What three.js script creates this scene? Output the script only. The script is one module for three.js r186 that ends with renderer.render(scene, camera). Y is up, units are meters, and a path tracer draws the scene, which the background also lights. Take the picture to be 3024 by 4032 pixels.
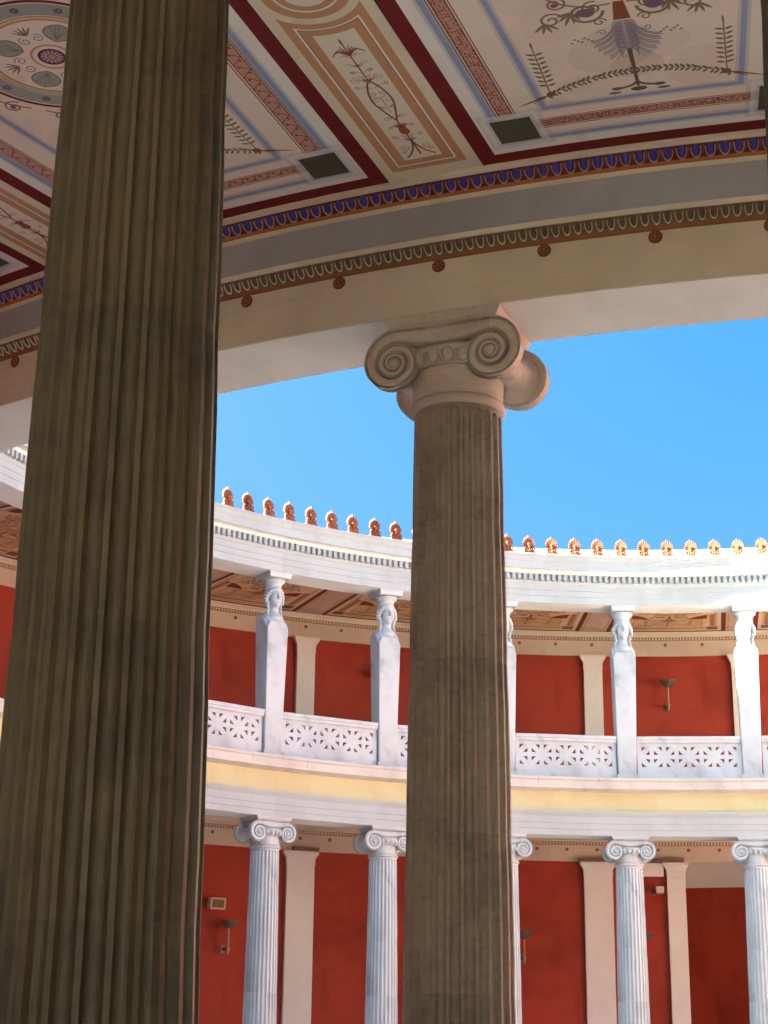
import * as THREE from 'three';
import { mergeGeometries, mergeVertices } from 'three/addons/utils/BufferGeometryUtils.js';
import { MarchingCubes } from 'three/addons/objects/MarchingCubes.js';
import { RoundedBoxGeometry } from 'three/addons/geometries/RoundedBoxGeometry.js';

// ------------------------------------------------------------------ camera, sky, sun, exposure
const PI = Math.PI, DT = PI / 16, TA = -0.83379;         // the court is a ring of 32 bays; DT = one bay
const EXPOSURE = 19.5, SUN = 5, SKY = 0.111;
const scene = new THREE.Scene();
const camera = new THREE.PerspectiveCamera(33.13, 0.75, 0.05, 900);
camera.position.set(0, 1.65, 24.4875);
camera.rotation.order = 'YXZ';
camera.rotation.set(0.31134, 0.23084, 0.01216);
const renderer = new THREE.WebGLRenderer({ antialias: true });
renderer.setSize(768, 1024);
renderer.toneMapping = THREE.LinearToneMapping;
renderer.toneMappingExposure = EXPOSURE;
renderer.shadowMap.enabled = true;
const sunDir = new THREE.Vector3(-0.927, 0.485, 0.375).normalize();
{
  const w = 512, h = 256, d = new Float32Array(w * h * 4), v = new THREE.Vector3();
  for (let j = 0; j < h; j++) for (let i = 0; i < w; i++) {
    const el = ((j + 0.5) / h - 0.5) * PI, az = ((i + 0.5) / w - 0.5) * 2 * PI;
    v.set(Math.cos(el) * Math.cos(az), Math.sin(el), Math.cos(el) * Math.sin(az));
    const e = Math.max(0, v.y), c = v.dot(sunDir), hz = Math.exp(-e * 5.5);
    const glow = 1.7 * Math.pow(Math.max(0, (c + 1) / 2), 6);
    const au = Math.pow(Math.max(0, c), 40);
    const o = (j * w + i) * 4;
    let r = 0.018 + 0.24 * hz + 0.9 * glow + 1.7 * au, g = 0.186 + 0.27 * hz + 1.0 * glow + 1.6 * au, b = 0.455 + 0.14 * hz + 1.0 * glow + 1.4 * au;
    if (v.y < 0) { r = 0.22; g = 0.2; b = 0.17; }
    d[o] = r * SKY; d[o + 1] = g * SKY; d[o + 2] = b * SKY; d[o + 3] = 1;
  }
  const t = new THREE.DataTexture(d, w, h, THREE.RGBAFormat, THREE.FloatType);
  t.mapping = THREE.EquirectangularReflectionMapping; t.magFilter = THREE.LinearFilter; t.minFilter = THREE.LinearFilter;
  t.wrapS = THREE.RepeatWrapping; t.needsUpdate = true;
  scene.background = t; scene.environment = t;
}
const sun = new THREE.DirectionalLight(new THREE.Color().setRGB(1, 0.995, 0.9), SUN);
sun.position.copy(sunDir).multiplyScalar(60); sun.castShadow = true;
Object.assign(sun.shadow.camera, { left: -32, right: 32, top: 32, bottom: -32, near: 1, far: 140 });
sun.shadow.mapSize.set(2048, 2048);
scene.add(sun, sun.target);

// ------------------------------------------------------------------ helpers
function rng(seed) { let s = seed >>> 0; return () => { s = (s + 0x6D2B79F5) | 0; let t = Math.imul(s ^ (s >>> 15), 1 | s); t = (t + Math.imul(t ^ (t >>> 7), 61 | t)) ^ t; return ((t ^ (t >>> 14)) >>> 0) / 4294967296; }; }
const used = {};
function numbered(n) { const k = used[n] = (used[n] || 0) + 1; return k === 1 ? n : n + '_' + String(k - 1).padStart(3, '0'); }
function tag(o, label, category, group, kind) { if (label) o.userData.label = label; if (category) o.userData.category = category; if (group) o.userData.group = group; if (kind) o.userData.kind = kind; return o; }
function thing(name, label, category, group, kind) { const g = new THREE.Group(); g.name = numbered(name); scene.add(g); return tag(g, label, category, group, kind); }
function part(parent, name, geo, mat, label) { const m = new THREE.Mesh(geo, mat); m.name = name; m.castShadow = m.receiveShadow = true; if (label) m.userData.label = label; parent.add(m); return m; }
const th = (i) => TA + i * DT;
function place(o, r, i, y = 0) { const t = th(i); o.position.set(r * Math.sin(t), y, -r * Math.cos(t)); o.rotation.y = -t; return o; }   // local x along the ring, local z to the court
const sm = (a, b, x) => { const t = Math.min(1, Math.max(0, (x - a) / (b - a))); return t * t * (3 - 2 * t); };
const V = (x, y, z) => new THREE.Vector3(x, y, z);

function geom(pos, uv, idx, norm) {
  const g = new THREE.BufferGeometry();
  g.setAttribute('position', new THREE.Float32BufferAttribute(pos, 3));
  g.setAttribute('uv', new THREE.Float32BufferAttribute(uv, 2));
  g.setIndex(idx);
  if (norm) g.setAttribute('normal', new THREE.Float32BufferAttribute(norm, 3)); else g.computeVertexNormals();
  return g;
}
function grid(nu, nv, f) {                                 // f(u,v) -> [x,y,z,U,V]
  const p = [], uv = [], ix = [];
  for (let j = 0; j <= nv; j++) for (let i = 0; i <= nu; i++) { const q = f(i / nu, j / nv); p.push(q[0], q[1], q[2]); uv.push(q[3] ?? i / nu, q[4] ?? j / nv); }
  for (let j = 0; j < nv; j++) for (let i = 0; i < nu; i++) { const a = j * (nu + 1) + i, b = a + 1, c = a + nu + 1; ix.push(a, b, c, b, c + 1, c); }
  return geom(p, uv, ix);
}
function ring(profile, i0, i1, per = 8) {                  // a profile [[r,y],...] swept round the court, crisp at its corners
  const n = Math.max(1, Math.round((i1 - i0) * per)), p = [], uv = [], nm = [], ix = []; let L = 0;
  for (let k = 0; k + 1 < profile.length; k++) {
    const [r0, y0] = profile[k], [r1, y1] = profile[k + 1], l = Math.hypot(r1 - r0, y1 - y0); if (l < 1e-6) continue;
    const nr = (y1 - y0) / l, ny = -(r1 - r0) / l, base = p.length / 3;
    for (let j = 0; j <= n; j++) {
      const t = th(i0 + (i1 - i0) * j / n), s = Math.sin(t), c = -Math.cos(t), u = (i0 + (i1 - i0) * j / n) * DT * 14;
      p.push(r0 * s, y0, r0 * c, r1 * s, y1, r1 * c); uv.push(u, L, u, L + l); nm.push(nr * s, ny, nr * c, nr * s, ny, nr * c);
    }
    for (let j = 0; j < n; j++) { const a = base + 2 * j; ix.push(a, a + 1, a + 2, a + 1, a + 3, a + 2); }
    L += l;
  }
  return geom(p, uv, ix, nm);
}
function boxUV(g) {                                        // uv in metres by the main direction of each face
  const q = g.index ? g.toNonIndexed() : g, p = q.attributes.position; if (!q.attributes.normal) q.computeVertexNormals(); const uv = [];
  const a = V(), b = V(), c = V();
  for (let i = 0; i < p.count; i += 3) {
    a.fromBufferAttribute(p, i); b.fromBufferAttribute(p, i + 1); c.fromBufferAttribute(p, i + 2);
    const n = b.clone().sub(a).cross(c.clone().sub(a)), x = Math.abs(n.x), y = Math.abs(n.y), z = Math.abs(n.z);
    for (const w of [a, b, c]) if (y >= x && y >= z) uv.push(w.x, w.z); else if (x >= z) uv.push(w.z, w.y); else uv.push(w.x, w.y);
  }
  q.setAttribute('uv', new THREE.Float32BufferAttribute(uv, 2)); return q;
}
function box(w, h, d, x = 0, y = 0, z = 0, r = 0.006) { const g = r ? new RoundedBoxGeometry(w, h, d, 1, Math.min(r, w / 3, h / 3, d / 3)) : new THREE.BoxGeometry(w, h, d); g.translate(x, y, z); return boxUV(g); }
function frustum(prof, kx = 1, kz = 1) {                   // square plan, [half width, y] profile
  const p = [], uv = [], ix = [];
  for (let k = 0; k + 1 < prof.length; k++) for (let s = 0; s < 4; s++) {
    const [h0, y0] = prof[k], [h1, y1] = prof[k + 1], c = [[-1, 1], [1, 1], [1, -1], [-1, -1]], A = c[s], B = c[(s + 1) % 4], b = p.length / 3;
    for (const [C, h, y] of [[A, h0, y0], [B, h0, y0], [B, h1, y1], [A, h1, y1]]) { p.push(C[0] * h * kx, y, C[1] * h * kz); uv.push(s % 2 ? C[1] * h : C[0] * h, y); }
    ix.push(b, b + 1, b + 2, b, b + 2, b + 3);
  }
  for (const e of [0, prof.length - 1]) { const [h, y] = prof[e], b = p.length / 3; for (const C of [[-1, 1], [1, 1], [1, -1], [-1, -1]]) { p.push(C[0] * h * kx, y, C[1] * h * kz); uv.push(C[0] * h, C[1] * h); } ix.push(...(e ? [b, b + 1, b + 2, b, b + 2, b + 3] : [b, b + 2, b + 1, b, b + 3, b + 2])); }
  const g = geom(p, uv, ix).toNonIndexed(); g.computeVertexNormals(); return g;
}
const mg = (a) => mergeGeometries(a.map((g) => { const q = g.index ? g.toNonIndexed() : g; for (const k of Object.keys(q.attributes)) if (!['position', 'normal', 'uv'].includes(k)) q.deleteAttribute(k); return q; }));
function lathe(pts, n = 40) { return new THREE.LatheGeometry(pts.map(([r, y]) => new THREE.Vector2(r, y)), n); }

// ------------------------------------------------------------------ tileable noise and materials
function noise2(P, seed) { const R = rng(seed), g = new Float32Array(P * P); for (let i = 0; i < P * P; i++) g[i] = R(); const f = (t) => t * t * (3 - 2 * t);
  return (x, y) => { const xi = Math.floor(x), yi = Math.floor(y), u = f(x - xi), v = f(y - yi), m = (a) => ((a % P) + P) % P, x0 = m(xi), x1 = m(xi + 1), y0 = m(yi) * P, y1 = m(yi + 1) * P; return (g[y0 + x0] * (1 - u) + g[y0 + x1] * u) * (1 - v) + (g[y1 + x0] * (1 - u) + g[y1 + x1] * u) * v; }; }
function fbm(seed, base, oct) { const N = []; for (let o = 0; o < oct; o++) N.push(noise2(base << o, seed + o * 17)); return (x, y) => { let a = 0, w = 0.5, s = 0; for (let o = 0; o < oct; o++) { a += w * N[o](x * (base << o), y * (base << o)); s += w; w *= 0.55; } return a / s; }; }
function dataTex(n, f, repeat, srgb) {
  const d = new Uint8Array(n * n * 4);
  for (let j = 0; j < n; j++) for (let i = 0; i < n; i++) { const c = f(i / n, j / n), o = (j * n + i) * 4; for (let k = 0; k < 3; k++) { let q = Math.min(1, Math.max(0, c[k])); if (srgb) q = q <= 0.0031308 ? 12.92 * q : 1.055 * Math.pow(q, 1 / 2.4) - 0.055; d[o + k] = Math.round(q * 255); } d[o + 3] = 255; }
  const t = new THREE.DataTexture(d, n, n); t.wrapS = t.wrapT = THREE.RepeatWrapping; t.magFilter = THREE.LinearFilter; t.minFilter = THREE.LinearMipmapLinearFilter; t.generateMipmaps = true;
  t.repeat.set(repeat, repeat); if (srgb) t.colorSpace = THREE.SRGBColorSpace; t.needsUpdate = true; return t;
}
const mix = (a, b, t) => [0, 1, 2].map((k) => a[k] + (b[k] - a[k]) * t);
const N5 = fbm(613, 48, 3), N1 = fbm(11, 4, 6), N2 = fbm(71, 3, 5), N3 = fbm(131, 8, 4), N4 = fbm(311, 16, 3);
function marble(base, vein, amt, rep, rough = 0.5) {
  const map = dataTex(512, (x, y) => {
    const wx = N1(x, y) - 0.5, v = Math.abs(((x * 4 + y * 1 + wx * 1.6) % 1 + 1) % 1 - 0.5) * 2;
    const s = Math.pow(1 - v, 3) * sm(0.4, 0.75, N2(y, x)), cl = sm(0.35, 0.75, N2(x, y)) * 0.45 + (N3(x, y) - 0.5) * 0.25;
    return mix(base, vein, Math.min(1, Math.max(0, (s * 0.9 + cl) * amt)));
  }, rep, true);
  const bump = dataTex(256, (x, y) => { const q = 0.5 + (N3(x, y) - 0.5) * 0.6 + (N4(x, y) - 0.5) * 0.4; return [q, q, q]; }, rep * 2);
  return new THREE.MeshStandardMaterial({ map, bumpMap: bump, bumpScale: 0.0012, roughness: rough });
}
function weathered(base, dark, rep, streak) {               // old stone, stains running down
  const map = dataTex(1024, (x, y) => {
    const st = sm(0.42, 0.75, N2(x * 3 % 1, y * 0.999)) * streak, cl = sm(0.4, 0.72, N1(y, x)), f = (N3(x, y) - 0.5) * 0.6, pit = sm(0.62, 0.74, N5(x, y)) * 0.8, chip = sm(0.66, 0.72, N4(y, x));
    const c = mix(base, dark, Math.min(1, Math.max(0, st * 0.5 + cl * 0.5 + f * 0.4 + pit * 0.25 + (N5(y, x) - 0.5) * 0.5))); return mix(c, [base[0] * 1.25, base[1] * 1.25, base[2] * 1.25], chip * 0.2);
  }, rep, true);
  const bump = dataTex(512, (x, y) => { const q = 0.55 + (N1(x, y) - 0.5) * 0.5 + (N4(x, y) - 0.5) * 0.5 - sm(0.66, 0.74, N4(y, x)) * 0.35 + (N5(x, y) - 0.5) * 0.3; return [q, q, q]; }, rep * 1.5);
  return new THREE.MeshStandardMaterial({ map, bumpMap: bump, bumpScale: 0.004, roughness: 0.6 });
}
function plaster(base, alt, rep, bs = 0.0015, rough = 0.85) {
  const map = dataTex(512, (x, y) => mix(base, alt, Math.min(1, Math.max(0, sm(0.3, 0.72, N2(x, y)) * 0.75 + (N3(x, y) - 0.5) * 0.7 + (N4(x, y) - 0.5) * 0.45 + (sm(0.5, 0.72, N2(x * 5 % 1, y)) - 0.25) * 0.35))), rep, true);
  const bump = dataTex(256, (x, y) => { const q = N4(x, y) * 0.5 + N3(x, y) * 0.5; return [q, q, q]; }, rep * 3);
  return new THREE.MeshStandardMaterial({ map, bumpMap: bump, bumpScale: bs, roughness: rough });
}
const flat = (r, g, b, rough = 0.8, metal = 0) => new THREE.MeshStandardMaterial({ color: new THREE.Color().setRGB(r, g, b), roughness: rough, metalness: metal });
const M = {
  white: marble([0.59, 0.64, 0.645], [0.36, 0.395, 0.41], 0.85, 0.4),
  ledge: marble([0.64, 0.62, 0.56], [0.5, 0.46, 0.4], 0.9, 0.4),
  paint: plaster([0.5, 0.555, 0.56], [0.44, 0.485, 0.485], 0.3),
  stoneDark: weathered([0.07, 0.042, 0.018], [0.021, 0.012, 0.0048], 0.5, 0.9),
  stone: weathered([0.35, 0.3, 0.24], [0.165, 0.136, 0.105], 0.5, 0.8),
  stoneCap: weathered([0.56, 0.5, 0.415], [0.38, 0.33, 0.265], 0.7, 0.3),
  red: plaster([0.39, 0.05, 0.023], [0.26, 0.027, 0.013], 0.22),
  beige: plaster([0.62, 0.565, 0.44], [0.53, 0.475, 0.36], 0.3),
  pil: plaster([0.82, 0.86, 0.8], [0.77, 0.8, 0.73], 0.3),
  yellow: plaster([0.68, 0.63, 0.36], [0.62, 0.56, 0.3], 0.25),
  grey: plaster([0.38, 0.4, 0.44], [0.33, 0.345, 0.375], 0.4),
  soffit: plaster([0.8, 0.82, 0.75], [0.71, 0.72, 0.64], 0.3),
  cream: plaster([0.7, 0.66, 0.53], [0.63, 0.58, 0.45], 0.6),
  terra: plaster([0.3, 0.085, 0.03], [0.21, 0.055, 0.02], 1.5, 0.003),
  floor: plaster([0.8, 0.79, 0.7], [0.75, 0.73, 0.63], 0.2),
  ground: plaster([0.5, 0.44, 0.35], [0.42, 0.36, 0.28], 0.05),
  roof: plaster([0.32, 0.39, 0.4], [0.29, 0.35, 0.36], 0.3),
  wood: flat(0.2, 0.13, 0.06, 0.6),
  blue: flat(0.045, 0.045, 0.42, 0.5), green: flat(0.1, 0.085, 0.045, 0.6), maroon: flat(0.14, 0.012, 0.01, 0.7), orange: flat(0.42, 0.15, 0.03, 0.7), brown: flat(0.24, 0.095, 0.035, 0.7), shell: flat(0.74, 0.68, 0.55, 0.7), rose: flat(0.16, 0.04, 0.018, 0.7), roseLight: flat(0.3, 0.11, 0.04, 0.7), greyShell: flat(0.42, 0.37, 0.42, 0.7),
  tan: flat(0.4, 0.28, 0.17), bronze: flat(0.17, 0.145, 0.115, 0.5, 0.5), stem: flat(0.42, 0.3, 0.2, 0.5, 0.3), cabinet: flat(0.62, 0.5, 0.36, 0.6), grille: flat(0.2, 0.13, 0.05, 0.9), black: flat(0.02, 0.02, 0.022, 0.4), lampBox: flat(0.16, 0.125, 0.075, 0.6), whiteBox: flat(0.75, 0.7, 0.62, 0.5),
};

// ------------------------------------------------------------------ ground, floors, slabs
{
  const g = part(scene, 'ground', new THREE.CircleGeometry(500, 64).rotateX(-PI / 2).translate(0, -0.02, 0), M.ground); g.userData.kind = 'structure';
  const c = part(scene, 'court_floor', boxUV(new THREE.CircleGeometry(13.2, 96).rotateX(-PI / 2).translate(0, -0.01, 0)), M.floor); c.userData.kind = 'structure';
  const f = part(scene, 'gallery_floor', ring([[13.2, -0.01], [13.2, 0.0], [28, 0.0]], 0, 32, 6), M.floor); f.userData.kind = 'structure';
}
const SH = -0.025, NS = 1.035, nm = (i) => 21 + SH + (i - 21) * NS;                                          // the near side sits a hair off the lattice
// ------------------------------------------------------------------ painted ceilings
function canvasTex(w, h, paint) { const c = document.createElement('canvas'); c.width = w; c.height = h; paint(c.getContext('2d'), w, h); const t = new THREE.CanvasTexture(c); t.colorSpace = THREE.SRGBColorSpace; t.anisotropy = 8; return t; }
const R0 = 14.43, R1 = 18.9, RC = 16.67, RIB = 0.335;
function speckle(x, w, h, seed, n, a) { const R = rng(seed); for (let i = 0; i < n; i++) { const s = 10 + R() * 90; x.fillStyle = (R() < 0.5 ? 'rgba(90,60,40,' : 'rgba(255,240,225,') + (a * R()).toFixed(3) + ')'; x.beginPath(); x.ellipse(R() * w, R() * h, s, s * (0.4 + R()), R() * 3, 0, 7); x.fill(); } }
function spiral(x, cx, cy, r, a0, turns, dir, lw) { x.lineWidth = lw * 0.75; x.beginPath(); for (let k = 0; k <= 40; k++) { const t = k / 40, a = a0 + dir * turns * 2 * PI * t, q = r * (1 - 0.85 * t); const X = cx + q * Math.cos(a), Y = cy + q * Math.sin(a); k ? x.lineTo(X, Y) : x.moveTo(X, Y); } x.stroke(); }
function leaf(x, px, py, a, l, w) { x.save(); x.translate(px, py); x.rotate(a); x.beginPath(); x.moveTo(0, 0); x.quadraticCurveTo(l * 0.5, w, l, 0); x.quadraticCurveTo(l * 0.5, -w, 0, 0); x.fill(); x.restore(); }
function paintBay(x, W, H, o) {                             // one bay seen in plan, in metres from the middle of the court
  const S = H / 4.8, R = rng(o.seed);
  x.fillStyle = o.field; x.fillRect(0, 0, W, H); speckle(x, W, H, o.seed, 220, 0.08);
  x.save(); x.setTransform(S, 0, 0, -S, W / 2, H + 14.3 * S);
  const off = RIB;                                          // lines parallel to the ribs, d metres in from the rib edge
  const side = (sg, d) => { const a = sg * o.D / 2, nx = Math.cos(a), ny = -Math.sin(a); return (r) => { const q = off + d; const rr = Math.sqrt(r * r - q * q); return [rr * Math.sin(a) - sg * q * nx, rr * Math.cos(a) - sg * q * ny]; }; };
  const frame = (d0, d1, col, ends = true, d2 = d0) => {    // closed frame between insets d0 and d1
    x.fillStyle = col;
    const loop = (d, rev) => { const L = side(-1, d), Q = side(1, d), a = R0 + 0.02 + d, b = R1 - 0.02 - d, pts = []; const f = (p) => pts.push(p);
      const A = L(a), B = Q(a), C = Q(b), D = L(b), arc = (p, q, r) => { const t0 = Math.atan2(p[0], p[1]), t1 = Math.atan2(q[0], q[1]); for (let k = 0; k <= 24; k++) { const t = t0 + (t1 - t0) * k / 24; f([r * Math.sin(t), r * Math.cos(t)]); } };
      arc(A, B, a); arc(C, D, b); if (rev) pts.reverse(); pts.forEach((p, k) => k ? x.lineTo(p[0], p[1]) : x.moveTo(p[0], p[1])); x.closePath(); };
    x.beginPath(); loop(d0, false); loop(d1, true); x.fill();
  };
  frame(-0.02, 0.115, o.red);
  frame(0.115, 0.275, o.white);
  frame(0.275, 0.6, o.mid);
  x.globalAlpha = 0.75; frame(0.22, 0.258, o.blue); frame(0.565, 0.6, o.blue); x.globalAlpha = 1;
  x.globalAlpha = 0.3; frame(0.20, 0.285, o.blue); frame(0.545, 0.62, o.blue); x.globalAlpha = 1;
  // patterned strips between corner squares
  const strip = (p0, p1, n, w) => { const dx = (p1[0] - p0[0]), dy = (p1[1] - p0[1]), L = Math.hypot(dx, dy); x.save(); x.translate(p0[0], p0[1]); x.rotate(Math.atan2(dy, dx));
    x.fillStyle = o.strip; x.fillRect(0, -w / 2, L, w); x.fillStyle = o.stripLine; for (const q of [-w / 2 - 0.018, w / 2 + 0.01, -w / 2, w / 2 - 0.006]) x.fillRect(0, q, L, 0.007);
    x.strokeStyle = o.stripDark; x.lineWidth = 0.006;
    if (o.zig) { const m = Math.round(L / (w * 0.75)); x.beginPath(); for (let k = 0; k <= m; k++) { const X = L * k / m, Y = (k % 2 ? 1 : -1) * w * 0.42; k ? x.lineTo(X, Y) : x.moveTo(X, Y); } x.stroke(); x.fillStyle = o.stripDark; for (let k = 0; k < m; k++) { x.beginPath(); x.arc(L * (k + 0.5) / m, (k % 2 ? -1 : 1) * w * 0.2, 0.009, 0, 7); x.fill(); } }
    else { x.fillStyle = o.stripDark; const m = Math.round(L / 0.018); for (let k = 0; k < m; k++) for (let q = -2; q <= 2; q++) if (R() < 0.8) { x.beginPath(); x.arc(L * (k + R() * 0.6) / m, q * w * 0.2, 0.004 + R() * 0.004, 0, 7); x.fill(); } }
    x.restore(); };
  for (const r of [R0 + 0.43, R1 - 0.43]) { const a = Math.asin((r * Math.sin(o.D / 2) - RIB - 0.47) / r), w = 0.075, m = 14; for (let k = 0; k < m; k++) { const t0 = -a + 2 * a * k / m, t1 = -a + 2 * a * (k + 1) / m; strip([r * Math.sin(t0), r * Math.cos(t0)], [r * Math.sin(t1), r * Math.cos(t1)], 1, w); } }
  for (const sg of [-1, 1]) strip(side(sg, 0.43 - 0.1)(R0 + 0.57), side(sg, 0.43 - 0.1)(R1 - 0.57), 1, 0.095);
  // corner squares
  for (const sg of [-1, 1]) for (const [r0, r1] of [[R0 + 0.17, R0 + 0.62], [R1 - 0.62, R1 - 0.17]]) {
    const q = (d0, d1, ra, rb, col) => { x.fillStyle = col; const pts = [side(sg, d0)(ra), side(sg, d1)(ra), side(sg, d1)(rb), side(sg, d0)(rb)]; x.beginPath(); pts.forEach((p, k) => k ? x.lineTo(p[0], p[1]) : x.moveTo(p[0], p[1])); x.closePath(); x.fill(); };
    x.globalAlpha = 0.2; q(0.135, 0.55, r0 + 0.02, r1 + 0.0, o.blue); x.globalAlpha = 1;
    x.globalAlpha = 0.6; q(0.15, 0.52, r0 + 0.04, r1 - 0.02, o.white); x.globalAlpha = 1; x.globalAlpha = 0.2; q(0.18, 0.49, r0 + 0.06, r1 - 0.06, o.blue); x.globalAlpha = 1; q(0.202, 0.468, r0 + 0.085, r1 - 0.085, o.green);
  }
  // middle medallion
  const circ = (r, col) => { x.fillStyle = col; x.beginPath(); x.arc(0, RC, r, 0, 7); x.fill(); };
  if (o.upper) {
    x.fillStyle = o.mid; x.strokeStyle = o.ink; x.lineWidth = 0.02;
    x.beginPath(); for (let k = 0; k <= 8; k++) { const a = k * PI / 4 + PI / 8, q = 1.02; x[k ? 'lineTo' : 'moveTo'](q * 1.15 * Math.cos(a), RC + q * Math.sin(a)); } x.fill(); x.stroke();
    x.fillStyle = o.red; for (let k = 0; k < 4; k++) { const a = k * PI / 2 + PI / 4; x.beginPath(); x.moveTo(1.3 * Math.cos(a), RC + 1.2 * Math.sin(a)); x.lineTo(1.02 * Math.cos(a - 0.3), RC + 1.02 * Math.sin(a - 0.3)); x.quadraticCurveTo(0.85 * Math.cos(a), RC + 0.85 * Math.sin(a), 1.02 * Math.cos(a + 0.3), RC + 1.02 * Math.sin(a + 0.3)); x.fill(); }
  }
  circ(0.6, o.cream); circ(0.58, o.red); circ(0.557, o.cream); circ(0.546, o.steel); circ(0.432, o.cream); circ(0.425, o.tan); circ(0.408, o.mid); circ(0.4, o.tan); circ(0.378, o.mid);
  for (let k = 0; k < 12; k++) { const a = k * PI / 6 + 0.2; x.fillStyle = o.purple; for (let q = 0; q < 6; q++) { x.beginPath(); x.arc(0.489 * Math.cos(a) + 0.017 * Math.cos(q), RC + 0.489 * Math.sin(a) + 0.017 * Math.sin(q), 0.012, 0, 7); x.fill(); } }
  circ(0.13, o.tan); circ(0.115, o.mid); circ(0.085, o.red); circ(0.07, o.purple); x.strokeStyle = o.mid; x.lineWidth = 0.006; for (let k = 0; k < 14; k++) { const a = k * PI / 7; x.beginPath(); x.moveTo(0.03 * Math.cos(a), RC + 0.03 * Math.sin(a)); x.lineTo(0.068 * Math.cos(a), RC + 0.068 * Math.sin(a)); x.stroke(); } circ(0.022, o.tan);
  for (let k = 0; k < 4; k++) { const a = k * PI / 2 + PI / 4; x.save(); x.translate(0, RC); x.rotate(a);
    x.fillStyle = o.steel; x.strokeStyle = o.ink; x.lineWidth = 0.008; x.beginPath(); x.moveTo(0.17, 0); x.bezierCurveTo(0.22, 0.13, 0.33, 0.1, 0.35, 0); x.bezierCurveTo(0.33, -0.1, 0.22, -0.13, 0.17, 0); x.fill(); x.stroke(); x.lineWidth = 0.004; for (let q = -2; q <= 2; q++) { x.beginPath(); x.moveTo(0.19, 0); x.lineTo(0.32, q * 0.03); x.stroke(); }
    x.restore(); x.save(); x.translate(0, RC); x.rotate(k * PI / 2); x.strokeStyle = o.ink; spiral(x, 0.2, 0.045, 0.04, 0, 1.4, 1, 0.008); spiral(x, 0.2, -0.045, 0.04, 0, 1.4, -1, 0.008); x.fillStyle = o.ink; for (let q = -2; q <= 2; q++) leaf(x, 0.24, 0, q * 0.38, 0.1, 0.013); x.restore(); }
  // scrolls round the medallion
  for (let k = 0; k < 8; k++) { const a = k * PI / 4 + PI / 8; x.save(); x.translate(0, RC); x.rotate(a); x.strokeStyle = o.ink; x.fillStyle = o.ink;
    spiral(x, 0.66, 0.11, 0.065, PI, 1.5, 1, 0.016); spiral(x, 0.66, -0.11, 0.065, PI, 1.5, -1, 0.016); x.lineWidth = 0.012; x.beginPath(); x.moveTo(0.6, 0.2); x.quadraticCurveTo(0.72, 0, 0.6, -0.2); x.stroke();
    for (let q = -2; q <= 2; q++) leaf(x, 0.72, 0, q * 0.42, 0.14 - Math.abs(q) * 0.02, 0.02); x.fillStyle = o.purple; x.beginPath(); x.arc(0.67, 0.11, 0.02, 0, 7); x.arc(0.67, -0.11, 0.02, 0, 7); x.fill(); x.restore(); }
  // hanging stem, bell, garland and sprigs on both ends
  for (const sg of [1, -1]) { x.save(); x.translate(0, RC); x.scale(1, sg); const Y = (r) => r - RC; x.fillStyle = x.strokeStyle = o.ink2;
    // scroll crown over the bell
    x.fillStyle = o.brown; x.beginPath(); x.moveTo(-0.05, Y(15.87)); x.lineTo(0.05, Y(15.87)); x.lineTo(0.03, Y(16.05)); x.lineTo(-0.03, Y(16.05)); x.fill();
    x.strokeStyle = o.olive; for (const m of [-1, 1]) { spiral(x, m * 0.2, Y(15.98), 0.105, m > 0 ? PI : 0, 1.6, m, 0.026); spiral(x, m * 0.4, Y(15.95), 0.075, m > 0 ? PI : 0, 1.5, -m, 0.02); spiral(x, m * 0.13, Y(15.87), 0.04, m > 0 ? PI : 0, 1.3, -m, 0.014); x.fillStyle = o.purple; x.beginPath(); x.ellipse(m * 0.2, Y(15.98), 0.055, 0.04, 0, 0, 7); x.fill(); x.fillStyle = o.olive; for (let q = 0; q < 4; q++) leaf(x, m * 0.44, Y(15.93), -PI / 2 + m * (q - 1.5) * 0.5, 0.11, 0.02); }
    x.fillStyle = x.strokeStyle = o.bell;
    x.globalAlpha = 0.55; x.beginPath(); x.moveTo(-0.05, Y(15.86)); x.bezierCurveTo(-0.1, Y(15.82), -0.06, Y(15.72), -0.012, Y(15.5)); x.lineTo(0.012, Y(15.5)); x.bezierCurveTo(0.06, Y(15.72), 0.1, Y(15.82), 0.05, Y(15.86)); x.fill(); x.globalAlpha = 1;
    for (const m of [-1, 1]) for (let k = 0; k < 15; k++) { const t = k / 14, y0 = 15.85 - t * 0.27; x.lineWidth = 0.009 - 0.003 * t; x.beginPath(); x.moveTo(m * 0.012 * (1 - t), Y(y0)); x.bezierCurveTo(m * (0.06 - 0.02 * t), Y(y0 - 0.02), m * (0.09 - 0.03 * t), Y(y0 - 0.16 + 0.06 * t), m * (0.2 - 0.1 * t * t + 0.012 * Math.sin(k * 2.1)), Y(y0 - 0.17 + 0.05 * t)); x.stroke(); if (k % 2) { x.beginPath(); x.moveTo(m * 0.01, Y(y0)); x.quadraticCurveTo(m * 0.05, Y(y0 - 0.1), m * (0.07 - 0.02 * t), Y(y0 - 0.2 + 0.08 * t)); x.stroke(); } }
    for (const m of [-1, 1]) { spiral(x, m * 0.13, Y(15.76), 0.03, 0, 1.2, m, 0.009); for (let k = 0; k < 7; k++) { x.beginPath(); x.arc(m * (0.2 + 0.02 * k), Y(15.69 + 0.018 * (k % 3)), 0.009, 0, 7); x.fill(); } }
    x.fillStyle = o.ink2; x.beginPath(); x.moveTo(-0.014, Y(15.56)); x.lineTo(0.014, Y(15.56)); x.lineTo(0.01, Y(15.14)); x.lineTo(-0.01, Y(15.14)); x.fill();
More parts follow.
